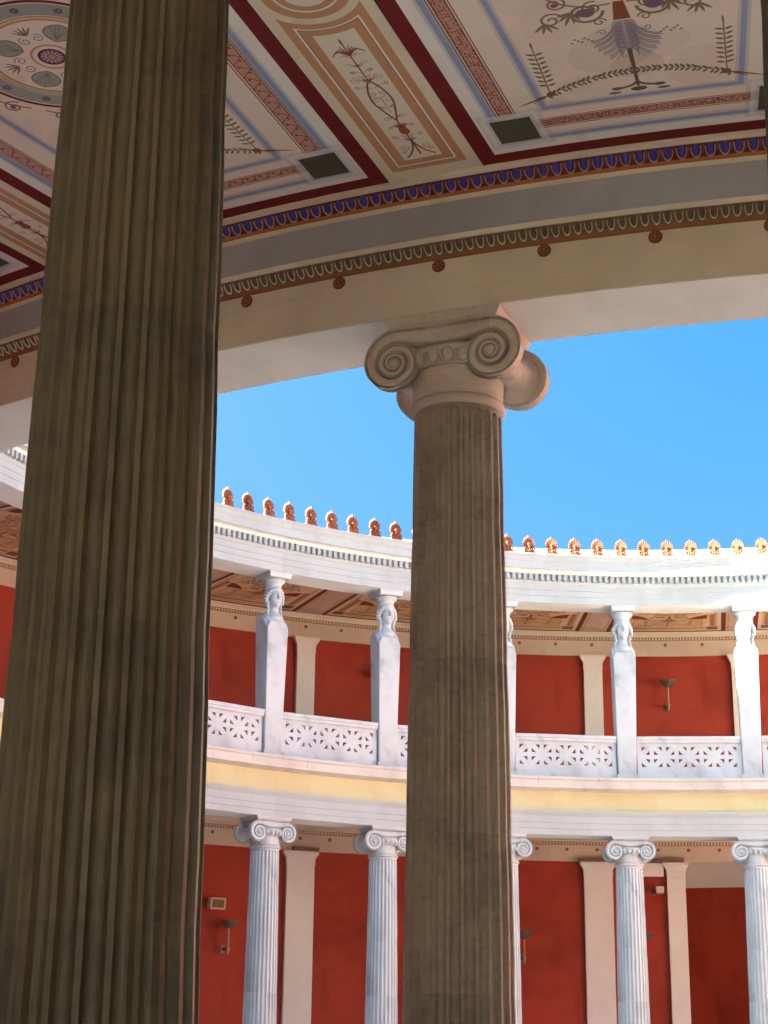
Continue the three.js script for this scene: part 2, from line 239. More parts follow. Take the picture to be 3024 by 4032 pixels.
    for (const m of [-1, 1]) { x.lineWidth = 0.02; x.strokeStyle = o.ink2; x.beginPath(); x.moveTo(0, Y(15.2)); x.quadraticCurveTo(m * 0.02, Y(15.14), m * 0.13, Y(15.135)); x.stroke(); x.beginPath(); x.ellipse(m * 0.13, Y(15.135), 0.035, 0.017, 0, 0, 7); x.fill(); x.beginPath(); x.ellipse(m * 0.15, Y(15.09), 0.04, 0.012, 0, 0, 7); x.fill(); } x.beginPath(); x.ellipse(0, Y(15.11), 0.05, 0.025, 0, 0, 7); x.fill();
    // garland: an arc of small leaves
    const gy = (u) => Y(15.09 + 0.23 * (1 - Math.pow(Math.abs(u), 2.2)));
    x.strokeStyle = o.ink; x.lineWidth = 0.006; x.beginPath(); for (let k = -20; k <= 20; k++) { const u = k / 20; x[k > -20 ? 'lineTo' : 'moveTo'](u * 0.66, gy(u)); } x.stroke();
    x.fillStyle = o.leaf; for (let k = -17; k <= 17; k++) { const u = k / 20; for (const m of [-1, 1]) leaf(x, u * 0.66, gy(u), m * 0.9 + (u > 0 ? PI : 0) + (R() - 0.5) * 0.5, 0.05, 0.018); }
    for (const m of [-1, 1]) { x.fillStyle = o.brown; leaf(x, m * 0.52, gy(0.8), m > 0 ? -0.42 : PI + 0.42, 0.27, 0.016); leaf(x, m * 0.56, gy(0.85), m > 0 ? -0.42 : PI + 0.42, 0.1, 0.03); x.beginPath(); x.arc(m * 0.535, gy(0.81), 0.028, 0, 7); x.fill();
      x.strokeStyle = o.ink; x.lineWidth = 0.008; x.beginPath(); x.moveTo(m * 0.54, gy(0.81)); x.lineTo(m * 0.56, Y(15.72)); x.stroke(); x.fillStyle = o.leaf; for (let k = 0; k < 8; k++) for (const q of [-1, 1]) leaf(x, m * (0.54 + 0.0025 * k), Y(15.27 + k * 0.05), PI / 2 + q * 1.15, 0.06, 0.02); leaf(x, m * 0.56, Y(15.68), PI / 2, 0.09, 0.014); }
    x.restore(); }
  x.restore(); speckle(x, W, H, o.seed + 40, 160, 0.05);
}
function paintRib(x, W, H, o) {
  const S = H / 4.8; x.fillStyle = o.rib; x.fillRect(0, 0, W, H); speckle(x, W, H, 5, 60, 0.05);
  x.save(); x.setTransform(S, 0, 0, -S, W / 2, H + 14.3 * S);
  const path = (hw, ra, rb, cr, flip) => { x.beginPath(); x.moveTo(-hw, ra); x.lineTo(hw, ra); x.lineTo(hw, rb); const a = Math.acos(Math.min(1, hw / cr)); for (let k = 1; k < 16; k++) { const t = a + (PI - 2 * a) * k / 16; x.lineTo(cr * Math.cos(t), RC - cr * Math.sin(t)); } x.lineTo(-hw, rb); x.closePath(); };
  for (const sg of [1, -1]) { x.save(); x.translate(0, RC); x.scale(1, sg); x.translate(0, -RC);
    const E = (hw, cr) => RC - Math.sqrt(cr * cr - hw * hw);
    x.fillStyle = o.tan; path(0.262, 14.575, E(0.262, 0.32), 0.32); x.fill();
    x.fillStyle = o.white; path(0.207, 14.63, E(0.207, 0.37), 0.37); x.fill();
    x.fillStyle = o.tan; path(0.19, 14.648, E(0.19, 0.385), 0.385); x.fill(); x.strokeStyle = o.brown; x.lineWidth = 0.005; path(0.19, 14.648, E(0.19, 0.385), 0.385); x.stroke();
    x.fillStyle = o.mid2; path(0.131, 14.70, E(0.131, 0.44), 0.44); x.fill();
    // candelabrum ornament
    x.strokeStyle = x.fillStyle = o.ornament; const ln = (pts, w) => { x.lineWidth = w; x.beginPath(); pts.forEach((p, k) => k ? x.lineTo(p[0], p[1]) : x.moveTo(p[0], p[1])); x.stroke(); };
    for (const m of [-1, 1]) {
      x.lineWidth = 0.012; x.beginPath(); x.moveTo(0, 14.95); x.quadraticCurveTo(m * 0.012, 14.8, m * 0.1, 14.73); x.stroke();
      x.beginPath(); x.moveTo(0, 15.2); x.quadraticCurveTo(m * 0.03, 15.28, m * 0.062, 15.42); x.quadraticCurveTo(m * 0.075, 15.54, m * 0.01, 15.68); x.stroke();
      x.save(); x.globalAlpha = 0.6; spiral(x, m * 0.07, 14.85, 0.035, 0, 1.5, m, 0.006); spiral(x, m * 0.04, 15.46, 0.03, 0, 1.5, m, 0.005); spiral(x, m * 0.08, 15.72, 0.035, PI / 2, 1.5, m, 0.006); spiral(x, m * 0.05, 15.24, 0.028, PI, 1.3, m, 0.005); x.lineWidth = 0.004; for (let k = 0; k < 5; k++) { x.beginPath(); x.moveTo(m * 0.01, 15.6 + k * 0.09); x.quadraticCurveTo(m * 0.05, 15.65 + k * 0.09, m * 0.07, 15.62 + k * 0.09); x.stroke(); } x.restore();
      for (let q = 0; q < 5; q++) { x.lineWidth = 0.007; x.beginPath(); x.moveTo(0, 15.98); x.quadraticCurveTo(m * (0.02 + 0.012 * q), 16.08, m * (0.03 + 0.018 * q), 16.09 - q * 0.022); x.stroke(); }
    }
    for (const m of [-1, 1]) { x.save(); x.globalAlpha = 0.75; for (const [px, py, r, a0, d] of [[0.085, 15.0, 0.022, 0, 1], [0.07, 15.12, 0.02, PI, -1], [0.035, 15.37, 0.022, PI / 2, -1], [0.03, 15.54, 0.026, 0, -1], [0.095, 15.64, 0.02, PI, 1], [0.055, 15.8, 0.02, 0, 1], [0.095, 14.8, 0.02, PI, -1]]) spiral(x, m * px, py, r, m > 0 ? a0 : PI - a0, 1.4, m * d, 0.006); for (let k = 0; k < 9; k++) leaf(x, m * 0.004, 14.98 + k * 0.125, PI / 2 + m * (-0.9 - 0.1 * (k % 3)), 0.055, 0.007); x.restore(); }
    ln([[0, 14.75], [0, 15.22]], 0.011); ln([[0, 15.66], [0, 16.15]], 0.009); ln([[0, 15.3], [0, 15.5]], 0.004);
    x.fillStyle = o.vase; x.beginPath(); x.ellipse(0, 15.06, 0.034, 0.045, 0, 0, 7); x.fill(); x.fillRect(-0.028, 15.09, 0.056, 0.02); x.fillStyle = o.ornament;
    for (let q = -3; q <= 3; q++) leaf(x, 0, 15.1, PI / 2 + q * 0.28, 0.075, 0.01); for (let q = -2; q <= 2; q++) leaf(x, 0, 15.68, PI / 2 + q * 0.5, 0.06, 0.01); leaf(x, 0, 16.08, PI / 2, 0.1, 0.014); x.beginPath(); x.arc(0, 15.87, 0.013, 0, 7); x.fill(); for (let q = -2; q <= 2; q++) leaf(x, 0, 14.93, PI / 2 + q * 0.45, 0.06, 0.009);
    x.restore(); }
  const circ = (r, col) => { x.fillStyle = col; x.beginPath(); x.arc(0, RC, r, 0, 7); x.fill(); };
  circ(0.262, o.tan); circ(0.2, o.white); circ(0.185, o.tan); circ(0.14, o.mid2); circ(0.05, o.ornament);
  x.restore();
}
const PAL = { seed: 3, D: DT * NS, field: '#ecdfd0', red: '#6e0c0a', white: '#ecefea', mid: '#ece2d5', blue: '#8496c2', strip: '#c69a86', stripLine: '#7a3a2e', stripDark: '#8a4038', green: '#50523f', cream: '#ebe2cf', steel: '#a0a9a4', tan: '#c79a72', purple: '#7d6478', ink: '#85695a', ink2: '#6a5c52', brown: '#8c5226', olive: '#847858', bell: '#8d8790', leaf: '#76694e', rib: '#e4e0c8', mid2: '#e9e5d2', ornament: '#8f4a30', vase: '#a85638', zig: false, upper: false };
const UP = { ...PAL, D: DT, seed: 9, field: '#e0b888', red: '#7e2c12', white: '#e2d2ba', mid: '#ecca9c', blue: '#c99e70', strip: '#b87a4a', stripLine: '#8a4a20', stripDark: '#8a4a24', green: '#6a5a44', cream: '#ecd2a8', steel: '#c9aa84', tan: '#b87c46', purple: '#8a5a40', ink: '#8a5c34', ink2: '#8a5c34', bell: '#9a6c44', leaf: '#8a6438', rib: '#dcbfa4', mid2: '#e0c8ac', upper: true, zig: true };
const bayMat = (W, H, o) => new THREE.MeshStandardMaterial({ map: canvasTex(W, H, (x) => paintBay(x, W, H, o)), roughness: 0.85, bumpMap: null });
const matBay = [bayMat(1622, 2048, { ...PAL, zig: false, seed: 3 }), bayMat(1622, 2048, { ...PAL, zig: true, seed: 4, leaf: '#76805c' })];
const matUp = bayMat(811, 1024, UP);
const matRib = new THREE.MeshStandardMaterial({ map: canvasTex(300, 2048, (x, w, h) => paintRib(x, w, h, PAL)), roughness: 0.85 });
const matRibUp = new THREE.MeshStandardMaterial({ map: canvasTex(150, 1024, (x, w, h) => { x.fillStyle = '#d9bda6'; x.fillRect(0, 0, w, h); x.fillStyle = '#c79c74'; x.fillRect(w * 0.08, 0, w * 0.05, h); x.fillRect(w * 0.87, 0, w * 0.05, h); speckle(x, w, h, 2, 60, 0.06); }), roughness: 0.85 });
const panelGeo = (D) => grid(14, 8, (u, v) => { const r = R0 + (R1 - R0) * v, a = (u * 2 - 1) * (D / 2 - Math.asin(RIB / r)), X = r * Math.sin(a), Y = r * Math.cos(a); return [X, 0, -Y, (X + 1.9) / 3.8, (Y - 14.3) / 4.8]; });
const ribGeo = (() => { const f = grid(2, 8, (u, v) => { const X = (u * 2 - 1) * RIB, Y = R0 + (R1 - R0) * v; return [X, -0.006, -Y, (X + 0.352) / 0.704, (Y - 14.3) / 4.8]; }); const e = [-1, 1].map((s) => grid(1, 8, (u, v) => [s * RIB, -0.006 + u * 0.012, -(R0 + (R1 - R0) * v), 0.02, v])); return mg([f, ...e]); })();
function ceiling(name, y, i0, i1, map, D, mats, rib, slabTop) {
  const pg = panelGeo(D);
  const c = thing(name, null, null, null, 'structure');
  part(c, 'ceiling_slab', ring([[14.1, y + 0.004], [14.1, slabTop], [19.3, slabTop], [19.3, y + 0.004], [14.1, y + 0.004]], 0, 32, 6), M.cream);
  for (let i = i0; i < i1; i++) {
    const p = part(c, 'ceiling_panel', pg, mats[((i % mats.length) + mats.length) % mats.length]); p.position.y = y; p.rotation.y = -th(map(i + 0.5));
    const q = part(c, 'ceiling_rib', ribGeo, rib); q.position.y = y; q.rotation.y = -th(map(i));
  }
}
ceiling('lower_gallery_ceiling', 7.4, 18, 24, nm, DT * NS, matBay, matRib, 7.6);
ceiling('upper_gallery_ceiling', 12.25, -3, 8, (i) => i, DT, [matUp], matRibUp, 12.4);

// ------------------------------------------------------------------ lower entablature with the parapet ledge
const lowEnt = thing('lower_entablature', 'white marble architrave band with yellow frieze running over the lower columns round the court', 'entablature');
for (let b = 0; b < 32; b++) part(lowEnt, 'architrave', ring([[13.66, 6.43], [13.65, 6.436], [13.65, 6.555], [13.635, 6.56], [13.635, 6.68], [13.62, 6.685], [13.62, 6.83], [13.60, 6.85], [13.565, 6.90], [13.555, 6.905], [13.555, 6.94], [13.65, 6.945]], b + 0.0005, b + 0.9995, 8), M.paint);
for (let b = 0; b < 32; b++) part(lowEnt, 'soffit', ring([[14.34, 6.43], [13.66, 6.43]], b + (b > 16 ? SH : 0) + 0.0007, b + (b > 16 ? SH : 0) + (b === 16 ? 0.974 : b === 31 ? 1.0243 : 0.9993), 8), M.soffit, 'cream underside of the beam between the columns');
part(lowEnt, 'frieze', ring([[13.65, 6.945], [13.65, 7.36]], 0, 32, 8), M.yellow, 'plain yellow frieze band');
part(lowEnt, 'bed_moulding', ring([[13.65, 7.36], [13.6, 7.375], [13.52, 7.40]], 0, 32, 8), M.ledge);
for (let i = -2; i < 6.5; i += 0.5) { const j = 0.0011; part(lowEnt, 'ledge_block', ring([[13.55, 7.4], [13.44, 7.402], [13.43, 7.41], [13.43, 7.57], [13.41, 7.585], [13.40, 7.6], [13.40, 7.64], [13.41, 7.65], [14.3, 7.65]], i - 0.27 + j, i + 0.23 - j, 8), M.ledge); }
part(lowEnt, 'ledge', ring([[13.55, 7.4], [13.43, 7.41], [13.43, 7.57], [13.40, 7.6], [13.40, 7.64], [14.3, 7.65]], 6.232, 29.728, 8), M.ledge);
for (let b = 0; b < 32; b++) part(lowEnt, 'inner_fascia', ring([[14.34, 6.43], [14.35, 6.436], [14.35, 6.57], [14.354, 6.574], [14.354, 6.69], [14.358, 6.694], [14.358, 6.80]], b + 0.38, b + 1.3792, 8), M.beige, 'beige inner face with painted rosettes');
part(lowEnt, 'fillet', ring([[14.358, 6.80], [14.37, 6.803], [14.37, 6.835]], 0, 32, 8), M.brown);
part(lowEnt, 'egg_ground', ring([[14.37, 6.835], [14.375, 6.85], [14.43, 6.9]], 0, 32, 8), flat(0.17, 0.125, 0.06));
part(lowEnt, 'cornice_fillet', ring([[14.43, 6.9], [14.445, 6.9], [14.445, 6.935], [14.36, 6.945]], 0, 32, 8), M.cream);
part(lowEnt, 'grey_band', ring([[14.36, 6.945], [14.36, 7.226]], 0, 32, 8), M.grey, 'plain grey band between the two rows of painted eggs');
part(lowEnt, 'cream_band', ring([[14.36, 7.226], [14.365, 7.228], [14.365, 7.262]], 0, 32, 8), M.cream);
part(lowEnt, 'orange_fillet', ring([[14.365, 7.262], [14.378, 7.264], [14.378, 7.285]], 0, 32, 8), M.orange);
part(lowEnt, 'blue_egg_ground', ring([[14.378, 7.285], [14.385, 7.29], [14.435, 7.355]], 0, 32, 8), M.maroon);
part(lowEnt, 'ceiling_fillet', ring([[14.435, 7.355], [14.442, 7.356], [14.442, 7.375], [14.452, 7.38], [14.452, 7.403]], 0, 32, 8), M.cream);
{
  const eggG = new THREE.SphereGeometry(1, 8, 6), vr3 = rng(77);
  const row = (n, r0, y0, r1, y1, hw, mat, sMat, dMat, name) => {
    const len = Math.hypot(r1 - r0, y1 - y0), tilt = Math.atan2(r1 - r0, y1 - y0), shells = [], darts = [];
    const g = eggG.clone(); { const p = g.attributes.position; for (let k = 0; k < p.count; k++) { const y = p.getY(k); p.setX(k, p.getX(k) * (0.86 + 0.22 * y)); } } g.scale(hw, len * 0.5, 0.014); g.computeVertexNormals();
    const sh = grid(12, 3, (u, v) => { const a = (u * 1.24 - 0.12) * PI, q = 1.14 + 0.3 * v; return [hw * q * Math.cos(a), len * 0.06 - len * 0.52 * q * Math.sin(a) * 0.9, 0.012 * Math.sin(v * PI) + 0.002]; });
    const da = new THREE.ConeGeometry(hw * 0.22, len * 0.75, 4).rotateX(PI).translate(0, 0, 0.002);
    const i0 = 19.75, i1 = 23.5;
    for (let i = Math.ceil(i0 * n); i < i1 * n; i++) {
      const seen = (i / n > 19.85 && i / n < 22.55);
      const mk = (gg, k) => { const m = new THREE.Object3D(); place(m, (r0 + r1) / 2, nm(k / n), (y0 + y1) / 2); m.rotateY(PI); m.rotateX(tilt); m.updateMatrix(); return gg.clone().applyMatrix4(m.matrix); };
      if (seen) { const m = part(lowEnt, name, g, mat[Math.floor(vr3() * mat.length)]); place(m, (r0 + r1) / 2, nm(i / n), (y0 + y1) / 2); m.rotateY(PI); m.rotateX(tilt); } 
      shells.push(mk(sh, i)); darts.push(mk(da, i + 0.5));
    }
    part(lowEnt, name + '_shell', mg(shells), sMat).userData.kind = 'stuff'; part(lowEnt, name + '_dart', mg(darts), dMat).userData.kind = 'stuff';
  };
  row(32, 14.382, 7.288, 14.436, 7.357, 0.025, [M.blue, flat(0.06, 0.045, 0.36, 0.6), flat(0.035, 0.045, 0.33, 0.6)], M.greyShell, M.brown, 'blue_egg');
  row(40, 14.373, 6.843, 14.43, 6.902, 0.0185, [M.green, flat(0.13, 0.09, 0.05, 0.6), flat(0.09, 0.1, 0.055, 0.6)], M.shell, M.roseLight, 'green_egg');
  const disc = lathe([[0, 0.008], [0.017, 0.012], [0.029, 0.006], [0.041, 0.01], [0.046, 0.004], [0.047, -0.004]], 20).rotateX(-PI / 2);
  const dots = mg(Array.from({ length: 8 }, (_, k) => new THREE.SphereGeometry(0.008, 6, 4).translate(0.028 * Math.cos(k * PI / 4), 0.028 * Math.sin(k * PI / 4), -0.008)).concat([new THREE.SphereGeometry(0.012, 6, 4).translate(0, 0, -0.01)]));
  for (let k = 79; k < 92; k++) { const m = part(lowEnt, 'rosette', disc, M.rose); place(m, 14.358, nm(k / 4) + 0.005, 6.758); part(m, 'petal_dots', dots, M.roseLight); }
}
// ------------------------------------------------------------------ upper entablature and roof
const upEnt = thing('upper_entablature', 'white upper entablature with dentils and cornice carried by the herms round the court', 'entablature');
for (let b = 0; b < 32; b++) part(upEnt, 'architrave', ring([[13.66, 11.577], [13.65, 11.583], [13.65, 11.73], [13.635, 11.736], [13.635, 11.86], [13.62, 11.866], [13.62, 11.985], [13.595, 12.01], [13.58, 12.05], [13.57, 12.055], [13.57, 12.2]], b + 0.0005, b + 0.9995, 8), M.paint);
part(upEnt, 'soffit', ring([[14.35, 11.577], [13.66, 11.577]], 0, 32, 8), M.soffit);
part(upEnt, 'inner_face', ring([[14.35, 11.577], [14.35, 12.26]], 0, 32, 8), M.beige);
part(upEnt, 'bed_moulding', ring([[13.57, 12.2], [13.50, 12.205], [13.49, 12.225], [13.47, 12.265], [13.36, 12.275]], 0, 32, 8), M.soffit);
for (let b = 0; b < 32; b++) part(upEnt, 'corona', ring([[13.36, 12.275], [13.335, 12.28], [13.335, 12.435], [13.32, 12.45]], b + 0.3, b + 1.2995, 8), M.paint);
part(upEnt, 'sima', ring([[13.32, 12.45], [13.315, 12.475], [13.3, 12.48], [13.295, 12.50], [13.28, 12.535], [13.25, 12.575], [13.23, 12.565], [13.225, 12.585], [13.23, 12.598], [13.45, 12.603]], 0, 32, 8), M.paint, 'curved white gutter moulding along the top of the cornice');
{
  const d = box(0.072, 0.135, 0.11, 0, 0, 0, 0.004), rest = [];
  for (let k = 0; k < 640; k++) { const i = k / 20, v = (i < 6) || i > 30.8; if (v) { place(part(upEnt, 'dentil', d, M.paint), 13.535, i, 12.128); } else { const m = new THREE.Object3D(); place(m, 13.535, i, 12.128); m.updateMatrix(); rest.push(d.clone().applyMatrix4(m.matrix)); } }
  part(upEnt, 'dentil_course', mg(rest), M.paint).userData.kind = 'stuff';
}
const roof = part(scene, 'gallery_roof', ring([[13.45, 12.60], [18, 14.17], [19.4, 13.6], [19.4, 13.5]], 0, 32, 6), M.roof); tag(roof, 'pale sloping roof rising behind the row of antefixes', 'roof');
{ const w = part(scene, 'outer_wall', mg([ring([[19.4, 13.5], [19.4, 7.5]], 0, 32, 6), ring([[19.4, 7.5], [19.4, 0]], 5.6, 19.5, 6), ring([[19.4, 7.5], [19.4, 0]], 21.5, 35.4, 6)]), M.pil); w.userData.kind = 'structure'; }

// ------------------------------------------------------------------ gallery walls
const wall = (name, label, pr, i0, i1, m, per = 8) => part(scene, name, ring(pr, i0, i1, per), m);
{
  const lw = thing('lower_gallery_wall', 'dark red plaster wall of the lower gallery behind the white columns', 'wall');
  part(lw, 'red_plaster', ring([[18.98, 0], [18.98, 6.48]], 5.57, 19.57, 6), M.red); part(lw, 'red_plaster', ring([[18.98, 0], [18.98, 6.48]], 21.43, 35.45, 6), M.red);
  const cor = (g, y, top, per) => {
    part(g, 'frieze', ring([[18.98, y - 0.004], [18.95, y], [18.95, y + 0.39]], 0, 32, 8), M.beige, 'beige frieze with small round rosettes');
    part(g, 'egg_moulding', ring([[18.95, y + 0.39], [18.93, y + 0.395], [18.93, y + 0.41], [18.88, y + 0.47]], 0, 32, 8), M.tan);
    part(g, 'cornice', ring([[18.88, y + 0.47], [18.865, y + 0.472], [18.865, y + 0.5], [18.94, y + 0.51], [18.94, top - 0.14], [18.9, top - 0.12], [18.88, top - 0.05], [18.86, top - 0.04], [18.86, top + 0.002]], 0, 32, 8), M.cream);
    const e = new THREE.SphereGeometry(0.02, 6, 4).scale(1, 1.5, 0.8), all = []; for (let k = -90; k < 340; k++) { const m = new THREE.Object3D(); place(m, 18.9, k / 48, y + 0.435); m.updateMatrix(); all.push(e.clone().applyMatrix4(m.matrix)); }
    part(g, 'egg_row', mg(all), M.shell).userData.kind = 'stuff';
    const ro = lathe([[0, 0.022], [0.02, 0.018], [0.034, 0.022], [0.043, 0.014], [0.044, -0.01]], 14).rotateX(PI / 2);
    for (let k = -2 * per; k < 6 * per; k++) place(part(g, 'rosette', ro, M.roseLight), 18.95, k / per, y + 0.29);
  };
  cor(lw, 6.48, 7.4, 5);
  const uw = thing('upper_gallery_wall', 'red plaster wall of the upper gallery behind the herms', 'wall');
  part(uw, 'red_plaster', ring([[18.98, 7.6], [18.98, 11.64]], 0, 32, 8), M.red);
  cor(uw, 11.64, 12.25, 4);
  const fl = part(scene, 'upper_gallery_floor', ring([[13.66, 7.62], [19.3, 7.62], [19.3, 7.42], [14.36, 7.42]], 0, 32, 6), M.floor); fl.userData.kind = 'structure';
}
// far portal hall, opposite the one the camera stands in; the near hall closes the dark space round the camera
function hall(ic, depth, near) {
  const g = thing(near ? 'near_entrance_hall' : 'far_entrance_hall', near ? 'dim entrance hall with red walls round the viewpoint' : 'red recess with beige frieze seen through the opening at the lower right', 'hall', null, near ? 'structure' : null);
  place(g, 0, ic); const hw = 18.98 * Math.sin(0.93 * DT) + 0.95, z0 = -18.9, z1 = -depth;
  const pl = (n, a, b, y0, y1, m) => part(g, n, boxUV(new THREE.BufferGeometry().setFromPoints([V(a[0], y0, a[1]), V(b[0], y0, b[1]), V(b[0], y1, b[1]), V(a[0], y0, a[1]), V(b[0], y1, b[1]), V(a[0], y1, a[1])])), m);
  const dw = near ? 1.15 : 0, dh = 4.2;                       // the near hall has its open street doorway behind the viewpoint
  if (near) { for (const s of [-1, 1]) pl('red_plaster', [s * hw, z1], [s * dw, z1], 0, 6.44, M.pil); pl('lintel', [-dw, z1], [dw, z1], dh, 6.44, M.pil); } else pl('red_plaster', [-hw, z1], [hw, z1], 0, 6.44, M.red);
  pl('frieze', [-hw, z1 + 0.03], [hw, z1 + 0.03], 6.44, 7.5, M.pil);
  for (const s of [-1, 1]) { pl('red_plaster', [s * hw, z0], [s * hw, z1], 0, 6.44, near ? M.pil : M.red); pl('frieze', [s * (hw - 0.03), z0 - 0.08], [s * (hw - 0.03), z1], 6.44, 7.5, M.pil); }
  part(g, 'hall_ceiling', box(2 * hw + 0.6, 0.1, depth - 18.9 + 0.4, 0, 7.46, (z0 + z1) / 2 - 0.1, 0), M.cream);
  part(g, 'outer_wall', mg([...(near ? [box(hw + 0.3 - dw, 7.5, 0.2, (hw + 0.3 + dw) / 2, 3.75, z1 - 0.12, 0), box(hw + 0.3 - dw, 7.5, 0.2, -(hw + 0.3 + dw) / 2, 3.75, z1 - 0.12, 0), box(2 * dw, 7.5 - dh, 0.2, 0, (7.5 + dh) / 2, z1 - 0.12, 0)] : [box(2 * hw + 0.6, 7.5, 0.2, 0, 3.75, z1 - 0.12, 0)]), box(0.2, 7.5, depth - 18.9, hw + 0.12, 3.75, (z0 + z1) / 2, 0), box(0.2, 7.5, depth - 18.9, -hw - 0.12, 3.75, (z0 + z1) / 2, 0)]), M.pil);
  if (!near) { const ro = lathe([[0, 0.03], [0.03, 0.025], [0.05, 0.03], [0.062, 0.02], [0.063, -0.01]], 14).rotateX(PI / 2); for (let k = -3; k <= 3; k++) { const m = part(g, 'rosette', ro, M.shell); m.position.set(k * 0.75 + 0.2, 6.7, z1 + 0.03); } }
  return g;
}
hall(4.5, 24.6, false); hall(20.5 + SH, 28.4, true);

// ------------------------------------------------------------------ pilasters
function pilaster(i, w, y0, y1, capH, label, name = 'pilaster', flareIn = true) {
  const p = place(thing(name, label, 'pilaster', y0 > 5 ? 'upper gallery pilasters' : 'lower gallery pilasters'), 18.98, i), d = 0.12;
  part(p, 'shaft', box(w, y1 - capH - y0, d * 2, 0, (y0 + y1 - capH) / 2, 0, 0.008), M.pil);
  const c = [[0, 0.0], [0.0, capH * 0.02], [0.008, capH * 0.03], [0.008, capH * 0.4], [0.02, capH * 0.5], [0.05, capH * 0.66], [0.085, capH * 0.8], [0.09, capH * 0.81], [0.09, capH]];
  part(p, 'capital', frustum(c.map(([o, y]) => [1, 0, o, y]).map(([a, b, o, y]) => [w / 2 + o, y1 - capH + y]), 1, (d) / (w / 2)), M.pil);
  return p;
}
for (const [i, t] of [[0, 'hidden by the dark left column'], [1, 'seen left of the middle column beside the second herm'], [2, 'hidden behind the big middle column'], [3, 'just left of the herm with the sconce on its right'], [4, 'partly behind the sunlit herm at the right edge'], [5, 'beyond the right edge column']]) pilaster(i, 0.47, 7.62, 11.64, 0.37, 'cream upper pilaster, ' + t);
for (const [i, t] of [[0, 'hidden by the dark left column'], [1, 'left of the middle column, between two white columns'], [2, 'hidden behind the big middle column'], [3, 'immediately left of the white column near the red recess']]) pilaster(i, 0.7, 0, 6.46, 0.33, 'cream lower pilaster, ' + t);
pilaster(3.51, 0.44, 0, 6.46, 0.33, 'narrow cream pilaster at the corner of the red recess');
{ const l = place(thing('portal_lintel', 'cream lintel joining two pilasters behind the white column, over a narrow red panel', 'lintel'), 18.98, 3.28); part(l, 'beam', box(1.12, 0.32, 0.2, 0, 6.29, 0.0), M.pil); }
{ const lamp = (i, w, label) => { const g = place(thing('strip_light', label, 'light fitting', 'unlit strip lights lying on pilaster capitals'), 18.86, i); part(g, 'housing', box(w, 0.085, 0.14, 0, 6.505, 0), M.lampBox); part(g, 'end_cap', box(0.02, 0.095, 0.15, w / 2, 6.508, 0), M.bronze); part(g, 'end_cap', box(0.02, 0.095, 0.15, -w / 2, 6.508, 0), M.bronze); };
  lamp(1.03, 0.62, 'brown strip light on the pilaster capital left of the middle column'); lamp(2.98, 0.8, 'brown strip light behind the volutes of the white column, left piece'); lamp(3.46, 0.75, 'brown strip light on the corner pilaster of the red recess'); }

